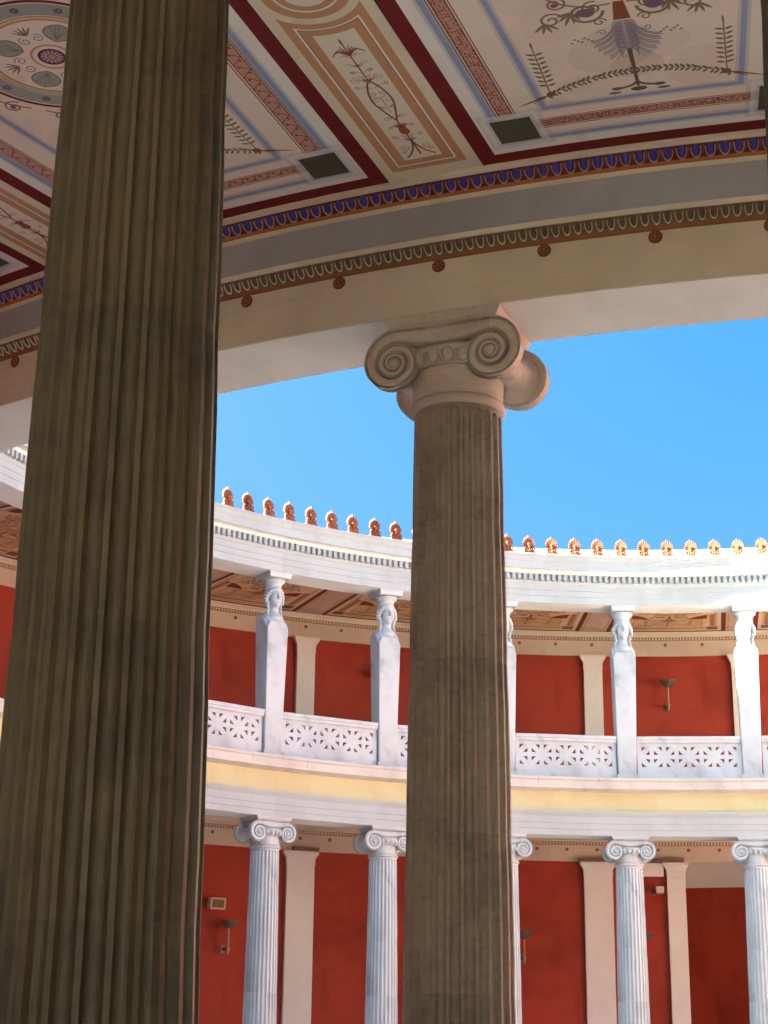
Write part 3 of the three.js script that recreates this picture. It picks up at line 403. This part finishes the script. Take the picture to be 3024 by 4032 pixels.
// ------------------------------------------------------------------ Ionic columns
const NF = 24;
function drum(y0, y1, rad, fl, endTop, endBot, uoff) {       // fluted drum; flutes die out in round ends
  const ys = [], w = (y) => rad(y) * PI / NF * 0.77; const N = 4; for (let k = 0; k <= N; k++) ys.push(y0 + (y1 - y0) * k / N);
  if (endTop) { const W = w(y1); for (const t of [1.02, 1, 0.97, 0.9, 0.78, 0.6, 0.4, 0.2, 0]) ys.push(endTop - W + W * t); ys.push(endTop - W - 0.01); }
  if (endBot) { const W = w(y0); for (const t of [1.02, 1, 0.97, 0.9, 0.78, 0.6, 0.4, 0.2, 0]) ys.push(endBot + W - W * t); }
  const Y = [...new Set(ys)].filter((y) => y >= y0 - 1e-6 && y <= y1 + 1e-6).sort((a, b) => a - b);
  const p = [], uv = [], ix = [], row = NF * 9;
  const ch = fl ? 0.004 : 0;
  for (let j = 0; j < Y.length; j++) {
    let y = Y[j], r = rad(y), s = 1; const W = w(y);
    if (endTop && y > endTop - W) s = Math.sqrt(Math.max(0, 1 - ((y - endTop + W) / W) ** 2));
    if (endBot && y < endBot + W) s = Math.min(s, Math.sqrt(Math.max(0, 1 - ((endBot + W - y) / W) ** 2)));
    if ((endTop && y > endTop) || (endBot && y < endBot)) s = 0;
    const cham = (j === 0 || j === Y.length - 1) ? ch : 0;
    for (let f = 0; f < NF; f++) for (let k = 0; k < 9; k++) {
      const a0 = f * 2 * PI / NF, hw = PI / NF;
      let a, q; if (k === 0) { a = a0 - hw; q = r; } else { const t = (k - 1) / 7 * 2 - 1; a = a0 + hw * 0.77 * s * t; q = r - r * hw * 0.8 * 1.0 * s * Math.sqrt(Math.max(0, 1 - t * t)) ; }
      q -= cham; p.push(q * Math.sin(a), y, q * Math.cos(a)); uv.push(a * r + uoff, y + uoff * 1.7);
    }
  }
  const P = [], UV = [];
  const quad = (a, b, c, d) => { for (const k of [a, b, c, b, d, c]) { P.push(p[3 * k], p[3 * k + 1], p[3 * k + 2]); UV.push(uv[2 * k], uv[2 * k + 1]); } };
  for (let j = 0; j + 1 < Y.length; j++) for (let k = 0; k < row; k++) { const n = (k + 1) % row; if (n === 0) { const a = j * row + k, c = a + row; // close with unwrapped u
      const b0 = j * row, d0 = b0 + row; for (const kk of [a, b0, c, b0, d0, c]) { P.push(p[3 * kk], p[3 * kk + 1], p[3 * kk + 2]); UV.push(uv[2 * kk] + (kk === b0 || kk === d0 ? 2 * PI * rad(y0) : 0), uv[2 * kk + 1]); } } else quad(j * row + k, j * row + n, (j + 1) * row + k, (j + 1) * row + n); }
  for (const j of [0, Y.length - 1]) { for (let k = 0; k < row; k++) { const a = j * row + k, b = j * row + (k + 1) % row; for (const q of j ? [a, b, -1] : [b, a, -1]) { if (q < 0) P.push(0, Y[j], 0); else P.push(p[3 * q], p[3 * q + 1], p[3 * q + 2]); UV.push(0.1, 0.1); } } }
  const g = new THREE.BufferGeometry(); g.setAttribute('position', new THREE.Float32BufferAttribute(P, 3)); g.setAttribute('uv', new THREE.Float32BufferAttribute(UV, 2)); g.computeVertexNormals(); return g;
}
const rad = (y) => { const t = Math.min(1, Math.max(0, (y - 0.3) / 5.5)); return 0.362 - 0.056 * t - 0.014 * t * t + 0.0; };
const cuts = [0.34, 1.02, 2.06, 3.0, 4.09, 5.0, 5.80];
const drumGeo = cuts.slice(0, -1).map((y, k) => drum(y, cuts[k + 1], rad, true, k === 5 ? 5.77 : 0, k === 0 ? 0.40 : 0, k * 0.37));
// volute face: a carved spiral channel, the two sides joined by the sagging canalis; drawn on z = 0, carved inwards
const VC = [0.335, 6.11], vr = (f) => 0.245 * Math.exp(-0.0955 * f * 1.0) ;
const gs = (s, m, w) => Math.exp(-(((s - m) / w) ** 2));
const carve = (s, d) => -d * (0.55 * gs(s, 0.13, 0.045) + 0.75 * gs(s, 0.9, 0.055) + 0.35 * (1 - Math.pow(Math.sin(PI * Math.min(1, Math.max(0, (s - 0.1) / 0.82))), 0.7)) * (s > 0.1 ? 1 : 0));
const voluteFace = (sx) => grid(150, 24, (u, v) => { const f = u * 2 * PI * 2.85, a = PI / 2 - sx * -f * 1, ro = vr(f), ri = vr(f + 2 * PI) * (1 - 0) , r = ro + (ri - ro) * v; const ang = PI / 2 - sx * f; return [sx * VC[0] + r * Math.cos(ang), VC[1] + r * Math.sin(ang), carve(v, 0.045 * Math.pow(ro / 0.245, 0.7)), r * ang, r]; });
const canal = grid(24, 24, (u, v) => { const x = (u * 2 - 1) * VC[0], yo = VC[1] + 0.245, yi = VC[1] + vr(2 * PI) - 0.055 * Math.pow(Math.cos((u * 2 - 1) * PI / 2), 1.4); return [x, yo + (yi - yo) * v, carve(v, 0.045), x, v * 0.1]; });
const plate = (() => { const s = new THREE.Shape(); const pts = [];
  for (let k = 0; k <= 48; k++) { const f = k / 48 * 2 * PI, r = vr(f) - 0.001, a = PI / 2 + f; pts.push([-VC[0] + r * Math.cos(a), VC[1] + r * Math.sin(a)]); }
  for (let k = 1; k < 16; k++) { const u = k / 16; pts.push([(u * 2 - 1) * VC[0], VC[1] + vr(2 * PI) - 0.055 * Math.pow(Math.cos((u * 2 - 1) * PI / 2), 1.4)]); }
  for (let k = 48; k >= 0; k--) { const f = k / 48 * 2 * PI, r = vr(f) - 0.001, a = PI / 2 - f; pts.push([VC[0] + r * Math.cos(a), VC[1] + r * Math.sin(a)]); }
  pts.forEach((q, k) => k ? s.lineTo(q[0], q[1]) : s.moveTo(q[0], q[1])); const g = new THREE.ExtrudeGeometry(s, { depth: 0.03, bevelEnabled: false, curveSegments: 1 }); g.translate(0, 0, -0.082);
  const rim = grid(pts.length - 1, 1, (u, v) => { const q = pts[Math.round(u * (pts.length - 1))]; return [q[0], q[1], v ? 0.0 : -0.06]; }); return mg([boxUV(g), boxUV(rim)]); })();
const FZ = 0.345;
const face = (z) => { const g = mg([canal, plate, new THREE.SphereGeometry(0.036, 14, 8).scale(1, 1, 0.6).translate(VC[0], VC[1], -0.006), new THREE.SphereGeometry(0.036, 14, 8).scale(1, 1, 0.6).translate(-VC[0], VC[1], -0.006)]); if (z < 0) g.rotateY(PI); return g.translate(0, 0, z); };
const volG = (sx, z) => { const g = voluteFace(sx); if (z < 0) g.rotateY(PI); return g.translate(0, 0, z); };
const bolster = (sx) => { const pr = []; for (let k = 0; k <= 28; k++) { const t = k / 14 - 1, b = Math.abs(t) < 0.16 ? 0.012 * Math.abs(Math.cos(t / 0.16 * 1.5 * PI)) : 0; pr.push([0.095 + 0.1 * Math.pow(Math.abs(t), 2.2) + b, t * (FZ - 0.045)]); } return lathe(pr, 36).rotateX(PI / 2).scale(1, 1.03, 1).translate(sx * VC[0], VC[1] + 0.012, 0); };
const capCore = mg([lathe([[0.29, 5.868], [0.303, 5.875], [0.306, 5.95], [0.312, 6.03], [0.326, 6.04], [0.33, 6.05], [0.326, 6.06], [0.315, 6.064], [0.33, 6.08], [0.37, 6.16], [0.36, 6.2], [0.2, 6.22]], 48), box(0.6, 0.2, 0.6, 0, 6.25, 0, 0)]);
const bead = lathe([[0.285, 5.80], [0.3, 5.802], [0.316, 5.815], [0.322, 5.832], [0.318, 5.85], [0.308, 5.857], [0.308, 5.868], [0.29, 5.87]], 48);
const abacusG = boxUV(frustum([[0.365, 6.356], [0.372, 6.36], [0.385, 6.372], [0.402, 6.4], [0.41, 6.414], [0.41, 6.43]], 1, 0.87));
const baseG = mg([box(0.98, 0.12, 0.98, 0, 0.06, 0), lathe([[0.3, 0.12], [0.46, 0.12], [0.485, 0.155], [0.46, 0.19], [0.42, 0.195], [0.4, 0.22], [0.4, 0.245], [0.43, 0.26], [0.445, 0.285], [0.43, 0.31], [0.385, 0.315], [0.372, 0.34], [0.3, 0.342]], 40)]);
const capEgg = new THREE.SphereGeometry(0.039, 12, 8).scale(1, 1.4, 1), eggShell = new THREE.TorusGeometry(0.05, 0.008, 5, 12, PI * 1.25).rotateZ(PI - 0.12 * PI).scale(1, 1.35, 1);
function column(name, label, group, mats) {
  const c = thing(name, label, 'column', group);
  part(c, 'base', baseG, mats[0]); drumGeo.forEach((g, k) => part(c, 'drum', g, mats[k % 2 ? 1 : 0])); part(c, 'neck_bead', bead, mats[2]);
  const cap = part(c, 'capital', mg([capCore, face(FZ), face(-FZ)]), mats[2]);
  for (const z of [FZ, -FZ]) for (const s of [-1, 1]) part(cap, 'volute', volG(s, z), mats[2]);
  for (const s of [-1, 1]) part(cap, 'bolster', bolster(s), mats[2]);
  for (const z of [1, -1]) for (const k of [-1.5, -0.5, 0.5, 1.5].map((q) => q)) { const a = k * 0.29; const e = part(cap, 'egg', capEgg, mats[2]); e.position.set(0.357 * Math.sin(a), 6.118, z * 0.357 * Math.cos(a)); e.rotation.y = z > 0 ? a : PI - a; }
  const sh = []; for (const z of [1, -1]) for (const k of [-1.5, -0.5, 0.5, 1.5]) { const a = k * 0.29, m = new THREE.Object3D(); m.position.set(0.36 * Math.sin(a), 6.125, z * 0.36 * Math.cos(a)); m.rotation.y = z > 0 ? a : PI - a; m.updateMatrix(); sh.push(eggShell.clone().applyMatrix4(m.matrix)); }
  part(cap, 'egg_surround', mg(sh), mats[2]);
  part(c, 'abacus', abacusG, mats[2]);
  return c;
}
const clone = (o, label) => { const c = o.clone(); c.name = numbered(o.name.replace(/_\d{3}$/, '')); scene.add(c); c.userData = { ...o.userData, label }; return c; };
const farCol = column('white_column', 'x', 'white ionic columns on the far side of the court', [M.white, M.white, M.white]);
const farLabels = { '-1': 'white fluted ionic column hidden behind the dark left column', 0: 'white fluted ionic column right beside the dark left column, leftmost of the white ones', 1: 'white fluted ionic column just left of the big middle column', 2: 'white fluted ionic column of which a sliver shows right of the middle column', 3: 'white fluted ionic column standing before the narrow red panel and corner pilaster', 4: 'white fluted ionic column cut by the right edge of the picture', 5: 'white fluted ionic column beyond the right edge of the picture' };
Object.keys(farLabels).sort((a, b) => a - b).forEach((k, n) => { const c = n ? clone(farCol, farLabels[k]) : farCol; c.userData.label = farLabels[k]; place(c, 14, +k); });
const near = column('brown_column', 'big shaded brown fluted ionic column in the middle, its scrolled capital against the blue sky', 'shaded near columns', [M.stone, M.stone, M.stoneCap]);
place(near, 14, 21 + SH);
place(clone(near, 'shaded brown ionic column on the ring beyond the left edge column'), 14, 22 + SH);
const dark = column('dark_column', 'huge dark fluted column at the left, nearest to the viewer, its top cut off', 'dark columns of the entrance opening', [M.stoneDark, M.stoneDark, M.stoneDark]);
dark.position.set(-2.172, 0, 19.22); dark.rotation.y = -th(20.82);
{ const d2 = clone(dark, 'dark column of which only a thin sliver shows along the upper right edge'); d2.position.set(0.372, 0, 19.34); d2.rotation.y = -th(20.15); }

// ------------------------------------------------------------------ herms of the upper gallery
const herm = (() => {
  const H = thing('herm', 'x', 'statue', 'white marble herms carrying the upper entablature'), m = M.white;
  part(H, 'plinth', box(0.5, 0.14, 0.5, 0, 0.07, 0), m);
  const g = new THREE.BoxGeometry(1, 1, 1, 16, 40, 14), p = g.attributes.position;
  for (let i = 0; i < p.count; i++) {
    const u = p.getX(i) * 2, t = p.getY(i) + 0.5, w = p.getZ(i) * 2, h = 0.14 + t * 2.99, half = 0.197 + 0.063 * (h / 3);
    let x = u * half, z = w * half; const top = 3.12 - 0.24 * Math.pow(sm(0.0, 1.0, (z + 0.03) / 0.27), 1.6) - 0.13 * Math.pow(sm(0.55, 1, Math.abs(u)), 2);
    const r = 0.012; if (Math.abs(u) > 0.93 && Math.abs(w) > 0.93) { x *= 0.972; z *= 0.972; }
    p.setXYZ(i, x, h > top ? top : Math.min(h, top), z);
  }
  part(H, 'shaft', boxUV(mergeVertices(g.deleteAttribute('normal').deleteAttribute('uv'))), m);
  // bust: neck, face and hair as one body, y measured from the shoulders
  const N = 88, mc = new MarchingCubes(N, new THREE.MeshBasicMaterial(), false, false, 400000); mc.isolation = 0;
  const sMin = (a, b, k) => { const q = Math.max(k - Math.abs(a - b), 0) / k; return Math.min(a, b) - q * q * k * 0.25; };
  const ell = (x, y, z, c, r) => { const X = (x - c[0]) / r[0], Y = (y - c[1]) / r[1], Z = (z - c[2]) / r[2], l = Math.sqrt(X * X + Y * Y + Z * Z); return (l - 1) * Math.min(r[0], r[1], r[2]); };
  const cap = (x, y, z, a, b, ra, rb) => { const ba = [b[0] - a[0], b[1] - a[1], b[2] - a[2]], pa = [x - a[0], y - a[1], z - a[2]], t = Math.min(1, Math.max(0, (pa[0] * ba[0] + pa[1] * ba[1] + pa[2] * ba[2]) / (ba[0] ** 2 + ba[1] ** 2 + ba[2] ** 2))); return Math.hypot(pa[0] - ba[0] * t, pa[1] - ba[1] * t, pa[2] - ba[2] * t) - (ra + (rb - ra) * t); };
  const field = (X, y, z) => {
    const x = Math.abs(X);
    let d = ell(x, y, z, [0, 0.30, 0.06], [0.128, 0.18, 0.15]);                     // skull and face
    d = sMin(d, ell(x, y, z, [0, 0.19, 0.105], [0.078, 0.075, 0.085]), 0.07);        // jaw and chin
    d = sMin(d, ell(x, y, z, [0, 0.15, 0.165], [0.03, 0.024, 0.026]), 0.04);
    d = sMin(d, ell(x, y, z, [0.07, 0.255, 0.14], [0.045, 0.05, 0.045]), 0.05);      // cheeks
    d = sMin(d, cap(x, y, z, [0, 0.335, 0.203], [0, 0.262, 0.232], 0.013, 0.02), 0.022);   // nose
    d = sMin(d, ell(x, y, z, [0.016, 0.257, 0.216], [0.014, 0.011, 0.014]), 0.012);
    d = sMin(d, cap(x, y, z, [0.012, 0.352, 0.2], [0.085, 0.345, 0.165], 0.012, 0.01), 0.03);   // brow
    d = Math.max(d, -(ell(x, y, z, [0.052, 0.318, 0.212], [0.034, 0.02, 0.026])));  // eye sockets
    d = sMin(d, ell(x, y, z, [0.052, 0.316, 0.178], [0.026, 0.015, 0.02]), 0.008);  // eyes
    d = sMin(d, ell(x, y, z, [0, 0.218, 0.196], [0.036, 0.009, 0.016]), 0.012);     // lips
    d = sMin(d, ell(x, y, z, [0, 0.2, 0.194], [0.028, 0.009, 0.016]), 0.012);
    d = sMin(d, cap(x, y, z, [0, 0.21, 0.02], [0, -0.08, 0.01], 0.098, 0.125), 0.05);  // neck
    d = sMin(d, ell(x, y, z, [0, -0.06, 0.03], [0.19, 0.08, 0.17]), 0.07);           // base of the neck on the shoulders
    let h = ell(x, y, z, [0, 0.40, 0.0], [0.165, 0.1, 0.165]);                       // hair cap
    h = sMin(h, ell(x, y, z, [0, 0.3, -0.06], [0.165, 0.19, 0.13]), 0.05);
    for (let k = 0; k < 7; k++) { const t = k / 6, a = t * 1.45; h = sMin(h, ell(x, y, z, [0.02 + 0.175 * Math.sin(a * 1.0), 0.425 - 0.2 * (1 - Math.cos(a)), 0.165 - 0.12 * t], [0.048, 0.034, 0.05]), 0.014); }   // waved locks round the face
    for (let k = 0; k < 4; k++) h = sMin(h, ell(x, y, z, [0.185, 0.325 - 0.042 * k, 0.03 + 0.012 * (k % 2)], [0.045, 0.026, 0.06]), 0.012);
    let l = 9; for (let k = 0; k < 6; k++) { const t = k / 5; l = Math.min(l, ell(x, y, z, [0.145 + 0.01 * Math.sin(k * 2.4) + 0.035 * t * t, 0.19 - 0.27 * t, 0.055 + 0.02 * t], [0.03, 0.04, 0.032])); }   // long side locks
    h = sMin(h, l, 0.015);
    return sMin(d, h, 0.012) + 0.0022 * Math.sin(y * 210 + x * 70) * (h < d ? 1 : 0);
  };
  const ctr = [0, 0.19, 0.03], half = 0.345, fl = mc.field;
  for (let k = 0; k < N; k++) for (let j = 0; j < N; j++) for (let i = 0; i < N; i++) { const hN = N / 2; fl[k * N * N + j * N + i] = -field((i - hN) / hN * half + ctr[0], (j - hN) / hN * half + ctr[1], (k - hN) / hN * half + ctr[2]); }
  mc.update(); const cnt = mc.geometry.drawRange.count || mc.count, P = Array.from(mc.positionArray.slice(0, cnt * 3)), q = []; for (let i = 0; i < cnt; i++) q.push(P[3 * i] * half + ctr[0], P[3 * i + 1] * half + ctr[1], P[3 * i + 2] * half + ctr[2]);
  let bg = new THREE.BufferGeometry(); bg.setAttribute('position', new THREE.Float32BufferAttribute(q, 3)); bg.scale(1.02, 1.27, 1.1); bg = mergeVertices(bg, 1e-4); bg.computeVertexNormals(); bg.setAttribute('uv', new THREE.Float32BufferAttribute(Array.from({ length: bg.attributes.position.count * 2 }, (_, i) => bg.attributes.position.array[(i >> 1) * 3 + (i & 1)]), 2));
  const b = part(H, 'head', bg, m, 'woman\'s head with waved hair and long side locks'); b.position.y = 3.07;
  part(H, 'headdress', lathe([[0.1, 3.55], [0.165, 3.58], [0.165, 3.62], [0.172, 3.70], [0.178, 3.715], [0.182, 3.735], [0.2, 3.76], [0.235, 3.79], [0.25, 3.815], [0.247, 3.836], [0.1, 3.837]], 36), m);
  const wr = []; for (let k = 0; k < 15; k++) { const a = k / 14 * PI * 1.2 - PI * 0.6; wr.push(new THREE.SphereGeometry(0.026, 7, 5).scale(1.2, 0.8, 1).translate(0.162 * Math.sin(a), 3.61 + 0.008 * (k % 2), 0.158 * Math.cos(a) + 0.012)); }
  part(H, 'wreath', mg(wr), m);
  part(H, 'abacus', boxUV(frustum([[0.25, 3.838], [0.258, 3.845], [0.258, 3.89], [0.272, 3.925], [0.275, 3.93], [0.275, 3.952]], 1.0, 1.2)), m);
  return H;
})();
{
  const L = { '-1': 'white marble herm hidden behind the dark left column', 0: 'white marble herm with woman\'s head, leftmost, right beside the dark column', 1: 'white marble herm with woman\'s head, just left of the big middle column', 2: 'white marble herm hidden but for a sliver behind the middle column', 3: 'white marble herm in full shade, left of the upper wall sconce', 4: 'white marble herm with sunlit head near the right edge', 5: 'white marble herm beyond the right edge' };
  Object.keys(L).sort((a, b) => a - b).forEach((k, n) => { const c = n ? clone(herm, L[k]) : herm; c.userData.label = L[k]; place(c, 14, +k, 7.65); c.scale.y = (11.577 - 7.65) / 3.952; });
}
// ------------------------------------------------------------------ pierced balustrades between the herms
{
  const W = 2.26, s = new THREE.Shape(); s.moveTo(-W / 2, 0.0); s.lineTo(W / 2, 0); s.lineTo(W / 2, 0.84); s.lineTo(-W / 2, 0.84); s.closePath();
  const px = 0.27, cell = 0.175, a = 0.095, py = 0.265;
  const tri = (x, y, dx, dy) => { const h = new THREE.Path(); h.moveTo(x, y); const A = [x + dx * a, y], B = [x, y + dy * a]; if (dx * dy > 0) { h.lineTo(...B); h.lineTo(...A); } else { h.lineTo(...A); h.lineTo(...B); } h.closePath(); s.holes.push(h); };
  for (let c = 0; c < 8; c++) for (let r = 0; r < 2; r++) {
    const cx = (c - 3.5) * px, cy = 0.54 + (r ? py / 2 : -py / 2), h = cell / 2, up = (c % 2 === 0) === (r === 1);     // up: bar runs like a slash
    if (up) { tri(cx - h, cy + h, 1, -1); tri(cx + h, cy - h, -1, 1); } else { tri(cx + h, cy + h, -1, -1); tri(cx - h, cy - h, 1, 1); }
  }
  const pg = boxUV(new THREE.ExtrudeGeometry(s, { depth: 0.065, bevelEnabled: false }).translate(0, 0, -0.03));
  const rail = (() => { const r = new THREE.Shape(); [[-0.075, 0.84], [0.075, 0.84], [0.085, 0.87], [0.085, 0.9], [0.1, 0.915], [0.1, 0.975], [0.09, 0.985], [-0.09, 0.985], [-0.1, 0.975], [-0.1, 0.915], [-0.085, 0.9], [-0.085, 0.87]].forEach((q, k) => k ? r.lineTo(...q) : r.moveTo(...q)); return boxUV(new THREE.ExtrudeGeometry(r, { depth: W, bevelEnabled: false }).translate(0, 0, -W / 2).rotateY(PI / 2)); })();
  const L = { '-2': 'pierced white marble balustrade at the far left edge, left of the dark column', '-1': 'pierced white marble balustrade right beside the dark left column', 0: 'pierced white marble balustrade between the two leftmost herms', 1: 'pierced white marble balustrade just left of the middle column, mostly hidden by it', 2: 'pierced white marble balustrade between the middle column and the shaded herm', 3: 'pierced white marble balustrade below the upper wall sconce', 4: 'pierced white marble balustrade cut off at the right edge', 5: 'pierced white marble balustrade beyond the right edge' };
  let first = null;
  for (const k of Object.keys(L).sort((x, y) => x - y)) { let b; if (first) b = clone(first, L[k]); else { b = first = thing('balustrade', L[k], 'balustrade', 'pierced marble balustrades between the herms'); part(b, 'panel', pg, M.white); part(b, 'handrail', rail, M.white); } place(b, 13.86, +k + 0.5, 7.65); }
}
// ------------------------------------------------------------------ antefixes on the gutter
{
  const ag = (() => { const s = new THREE.Shape(), n = 19, pts = []; const el = (a, q) => [0.112 * q * Math.cos(a), 0.232 + 0.152 * q * Math.sin(a)];
    for (let k = 0; k <= n - 1; k++) { const a = (-0.38 + 1.76 * k / (n - 1)) * PI, m = a + 0.88 * PI / (n - 1), top = k === 9; pts.push(el(a - 0.05, 1.0), el(a + (k < 9 ? 0.06 : k > 9 ? -0.06 : 0), top ? 1.32 : 1.2), el(a + 0.05, 1.0)); if (k < n - 1) pts.push(el(m, 0.88)); }
    s.moveTo(...pts[0]); pts.slice(1).forEach((q) => s.lineTo(...q)); s.closePath(); return boxUV(new THREE.ExtrudeGeometry(s, { depth: 0.045, bevelEnabled: false }).translate(0, 0, -0.02)); })();
  const ribs = mg(Array.from({ length: 11 }, (_, k) => { const a = -0.2 + k / 10 * (PI + 0.4), l = 0.125; return new THREE.ConeGeometry(0.019, l, 5).rotateX(0).scale(1, 1, 0.8).translate(0, l / 2, 0).rotateX(PI).translate(0, l, 0).rotateZ(a - PI / 2).translate(0.01 * Math.cos(a), 0.235 + 0.012 * Math.sin(a), 0.024); }));
  const base = mg([box(0.27, 0.05, 0.12, 0, 0.02, 0, 0.01), box(0.19, 0.09, 0.09, 0, 0.085, 0, 0.02), new THREE.TorusGeometry(0.036, 0.017, 6, 14).translate(-0.082, 0.095, 0.04), new THREE.TorusGeometry(0.036, 0.017, 6, 14).translate(0.082, 0.095, 0.04), new THREE.CylinderGeometry(0.07, 0.09, 0.4, 10, 1, false, 0, PI).rotateX(PI / 2).rotateZ(PI / 2).translate(0, 0.01, -0.24)]);
  const boss = mg([new THREE.SphereGeometry(0.042, 12, 8).scale(1, 0.9, 0.8).translate(0, 0.215, 0.045), new THREE.SphereGeometry(0.028, 8, 6).scale(1, 1.3, 0.7).translate(0, 0.155, 0.045), new THREE.SphereGeometry(0.03, 8, 6).scale(1, 1, 0.7).translate(0, 0.07, 0.05)]);
  const off = (-0.95646 - TA) / DT; const ord = ['first', 'second', 'third', 'fourth', 'fifth', 'sixth', 'seventh', 'eighth', 'ninth', 'tenth', 'eleventh', 'twelfth'];
  let first = null;
  const vr4 = rng(91), terras = [M.terra, plaster([0.26, 0.068, 0.024], [0.18, 0.046, 0.017], 1.5, 0.003), plaster([0.33, 0.1, 0.04], [0.25, 0.07, 0.028], 1.5, 0.003)];
  for (let k = -3; k < 29; k++) {
    let label; if (k < -1) label = 'terracotta palmette antefix on the cornice, hidden by the dark left column'; else if (k < 0) label = 'terracotta palmette antefix on the cornice, at the edge of the dark left column'; else if (k < 9) label = `terracotta palmette antefix, ${ord[k]} from the left of the nine left of the middle column`; else if (k < 14) label = 'terracotta palmette antefix hidden behind the big middle column'; else if (k < 26) label = `terracotta palmette antefix, ${ord[k - 14]} one to the right of the middle column`; else label = 'terracotta palmette antefix beyond the right edge of the picture';
    let a; if (first) a = clone(first, label); else { a = first = thing('antefix', label, 'antefix', 'terracotta antefixes along the far cornice'); part(a, 'base', base, M.terra); part(a, 'palmette', ag, M.terra); part(a, 'palmette_ribs', ribs, M.terra); part(a, 'boss', boss, M.terra); }
    place(a, 13.32, off + k / 5 + (vr4() - 0.5) * 0.008, 12.602); a.rotateX((vr4() - 0.5) * 0.06); a.rotateZ((vr4() - 0.5) * 0.05); a.rotateY((vr4() - 0.5) * 0.1); { const m = terras[Math.floor(vr4() * 3)]; a.children.forEach((c) => { c.material = m; }); }
  }
}
// ------------------------------------------------------------------ wall lamps, loudspeaker, floodlight
{
  const stemG = mg([new THREE.CylinderGeometry(0.022, 0.022, 0.46, 10).translate(0, -0.24, 0.34), lathe([[0, -0.6], [0.02, -0.57], [0.022, -0.54], [0.035, -0.51], [0.038, -0.46], [0.03, -0.43], [0.024, -0.42]], 12).translate(0, 0, 0.34)]);
  const bowl = lathe([[0.0, -0.02], [0.05, -0.01], [0.11, 0.025], [0.17, 0.08], [0.21, 0.15], [0.218, 0.155], [0.212, 0.165], [0.2, 0.16], [0.15, 0.09], [0.0, 0.03]], 30).translate(0, 0, 0.34);
  const arm = mg([box(0.035, 0.05, 0.32, 0, -0.46, 0.16, 0.004), box(0.11, 0.2, 0.03, 0, -0.46, 0.012, 0.006)]);
  let first = null;
  for (const [i, y, label] of [[0.5, 4.6, 'unlit bowl sconce on the red wall beside the dark left column, under the loudspeaker'], [1.5, 4.6, 'unlit bowl sconce on the lower wall hidden behind a white column left of the middle'], [2.49, 4.6, 'unlit bowl sconce on the lower red wall just right of the middle column'], [3.29, 4.6, 'unlit bowl sconce on the narrow red panel, mostly hidden by a white column'], [1.5, 10.78, 'unlit bowl sconce on the upper wall hidden behind a herm left of the middle'], [2.3, 10.78, 'unlit bowl sconce on the upper wall hidden behind the middle column'], [3.5, 10.78, 'unlit bowl sconce on the upper red wall between the two right herms']]) {
    let s; if (first) s = clone(first, label); else { s = first = thing('wall_sconce', label, 'wall lamp', 'unlit bowl sconces on the red walls'); part(s, 'bowl', bowl, M.bronze); part(s, 'stem', stemG, M.stem); part(s, 'bracket', arm, M.bronze); }
    place(s, 18.98, i, y);
  }
  const sp = place(thing('loudspeaker', 'small cream loudspeaker box with brown grille on the red wall above a sconce', 'loudspeaker'), 18.8, 0.43, 5.14);
  part(sp, 'cabinet', mg([box(0.36, 0.04, 0.2, 0, 0.11, 0), box(0.36, 0.04, 0.2, 0, -0.11, 0), box(0.04, 0.2, 0.2, -0.17, 0, 0), box(0.04, 0.2, 0.2, 0.17, 0, 0), box(0.34, 0.22, 0.03, 0, 0, -0.085)]), M.cabinet); part(sp, 'grille', box(0.3, 0.18, 0.03, 0, 0, 0.07), M.grille); part(sp, 'bracket', box(0.05, 0.05, 0.12, 0, 0, -0.13), M.black); sp.rotateX(0.12);
  const cm = place(thing('security_camera', 'white box camera with dark lens on the narrow red panel', 'camera'), 18.75, 3.385, 5.77);
  part(cm, 'housing', box(0.2, 0.16, 0.24, 0.04, 0.02, 0, 0.02), M.whiteBox); part(cm, 'lens', new THREE.CylinderGeometry(0.05, 0.05, 0.12, 14).rotateX(PI / 2).translate(-0.1, -0.03, 0.08), M.black); part(cm, 'lens_shroud', new THREE.CylinderGeometry(0.065, 0.065, 0.16, 14, 1, true).rotateX(PI / 2).translate(-0.1, -0.03, 0.06), M.whiteBox); part(cm, 'bracket', box(0.05, 0.05, 0.16, 0, 0, -0.18), M.whiteBox);
}
renderer.render(scene, camera);
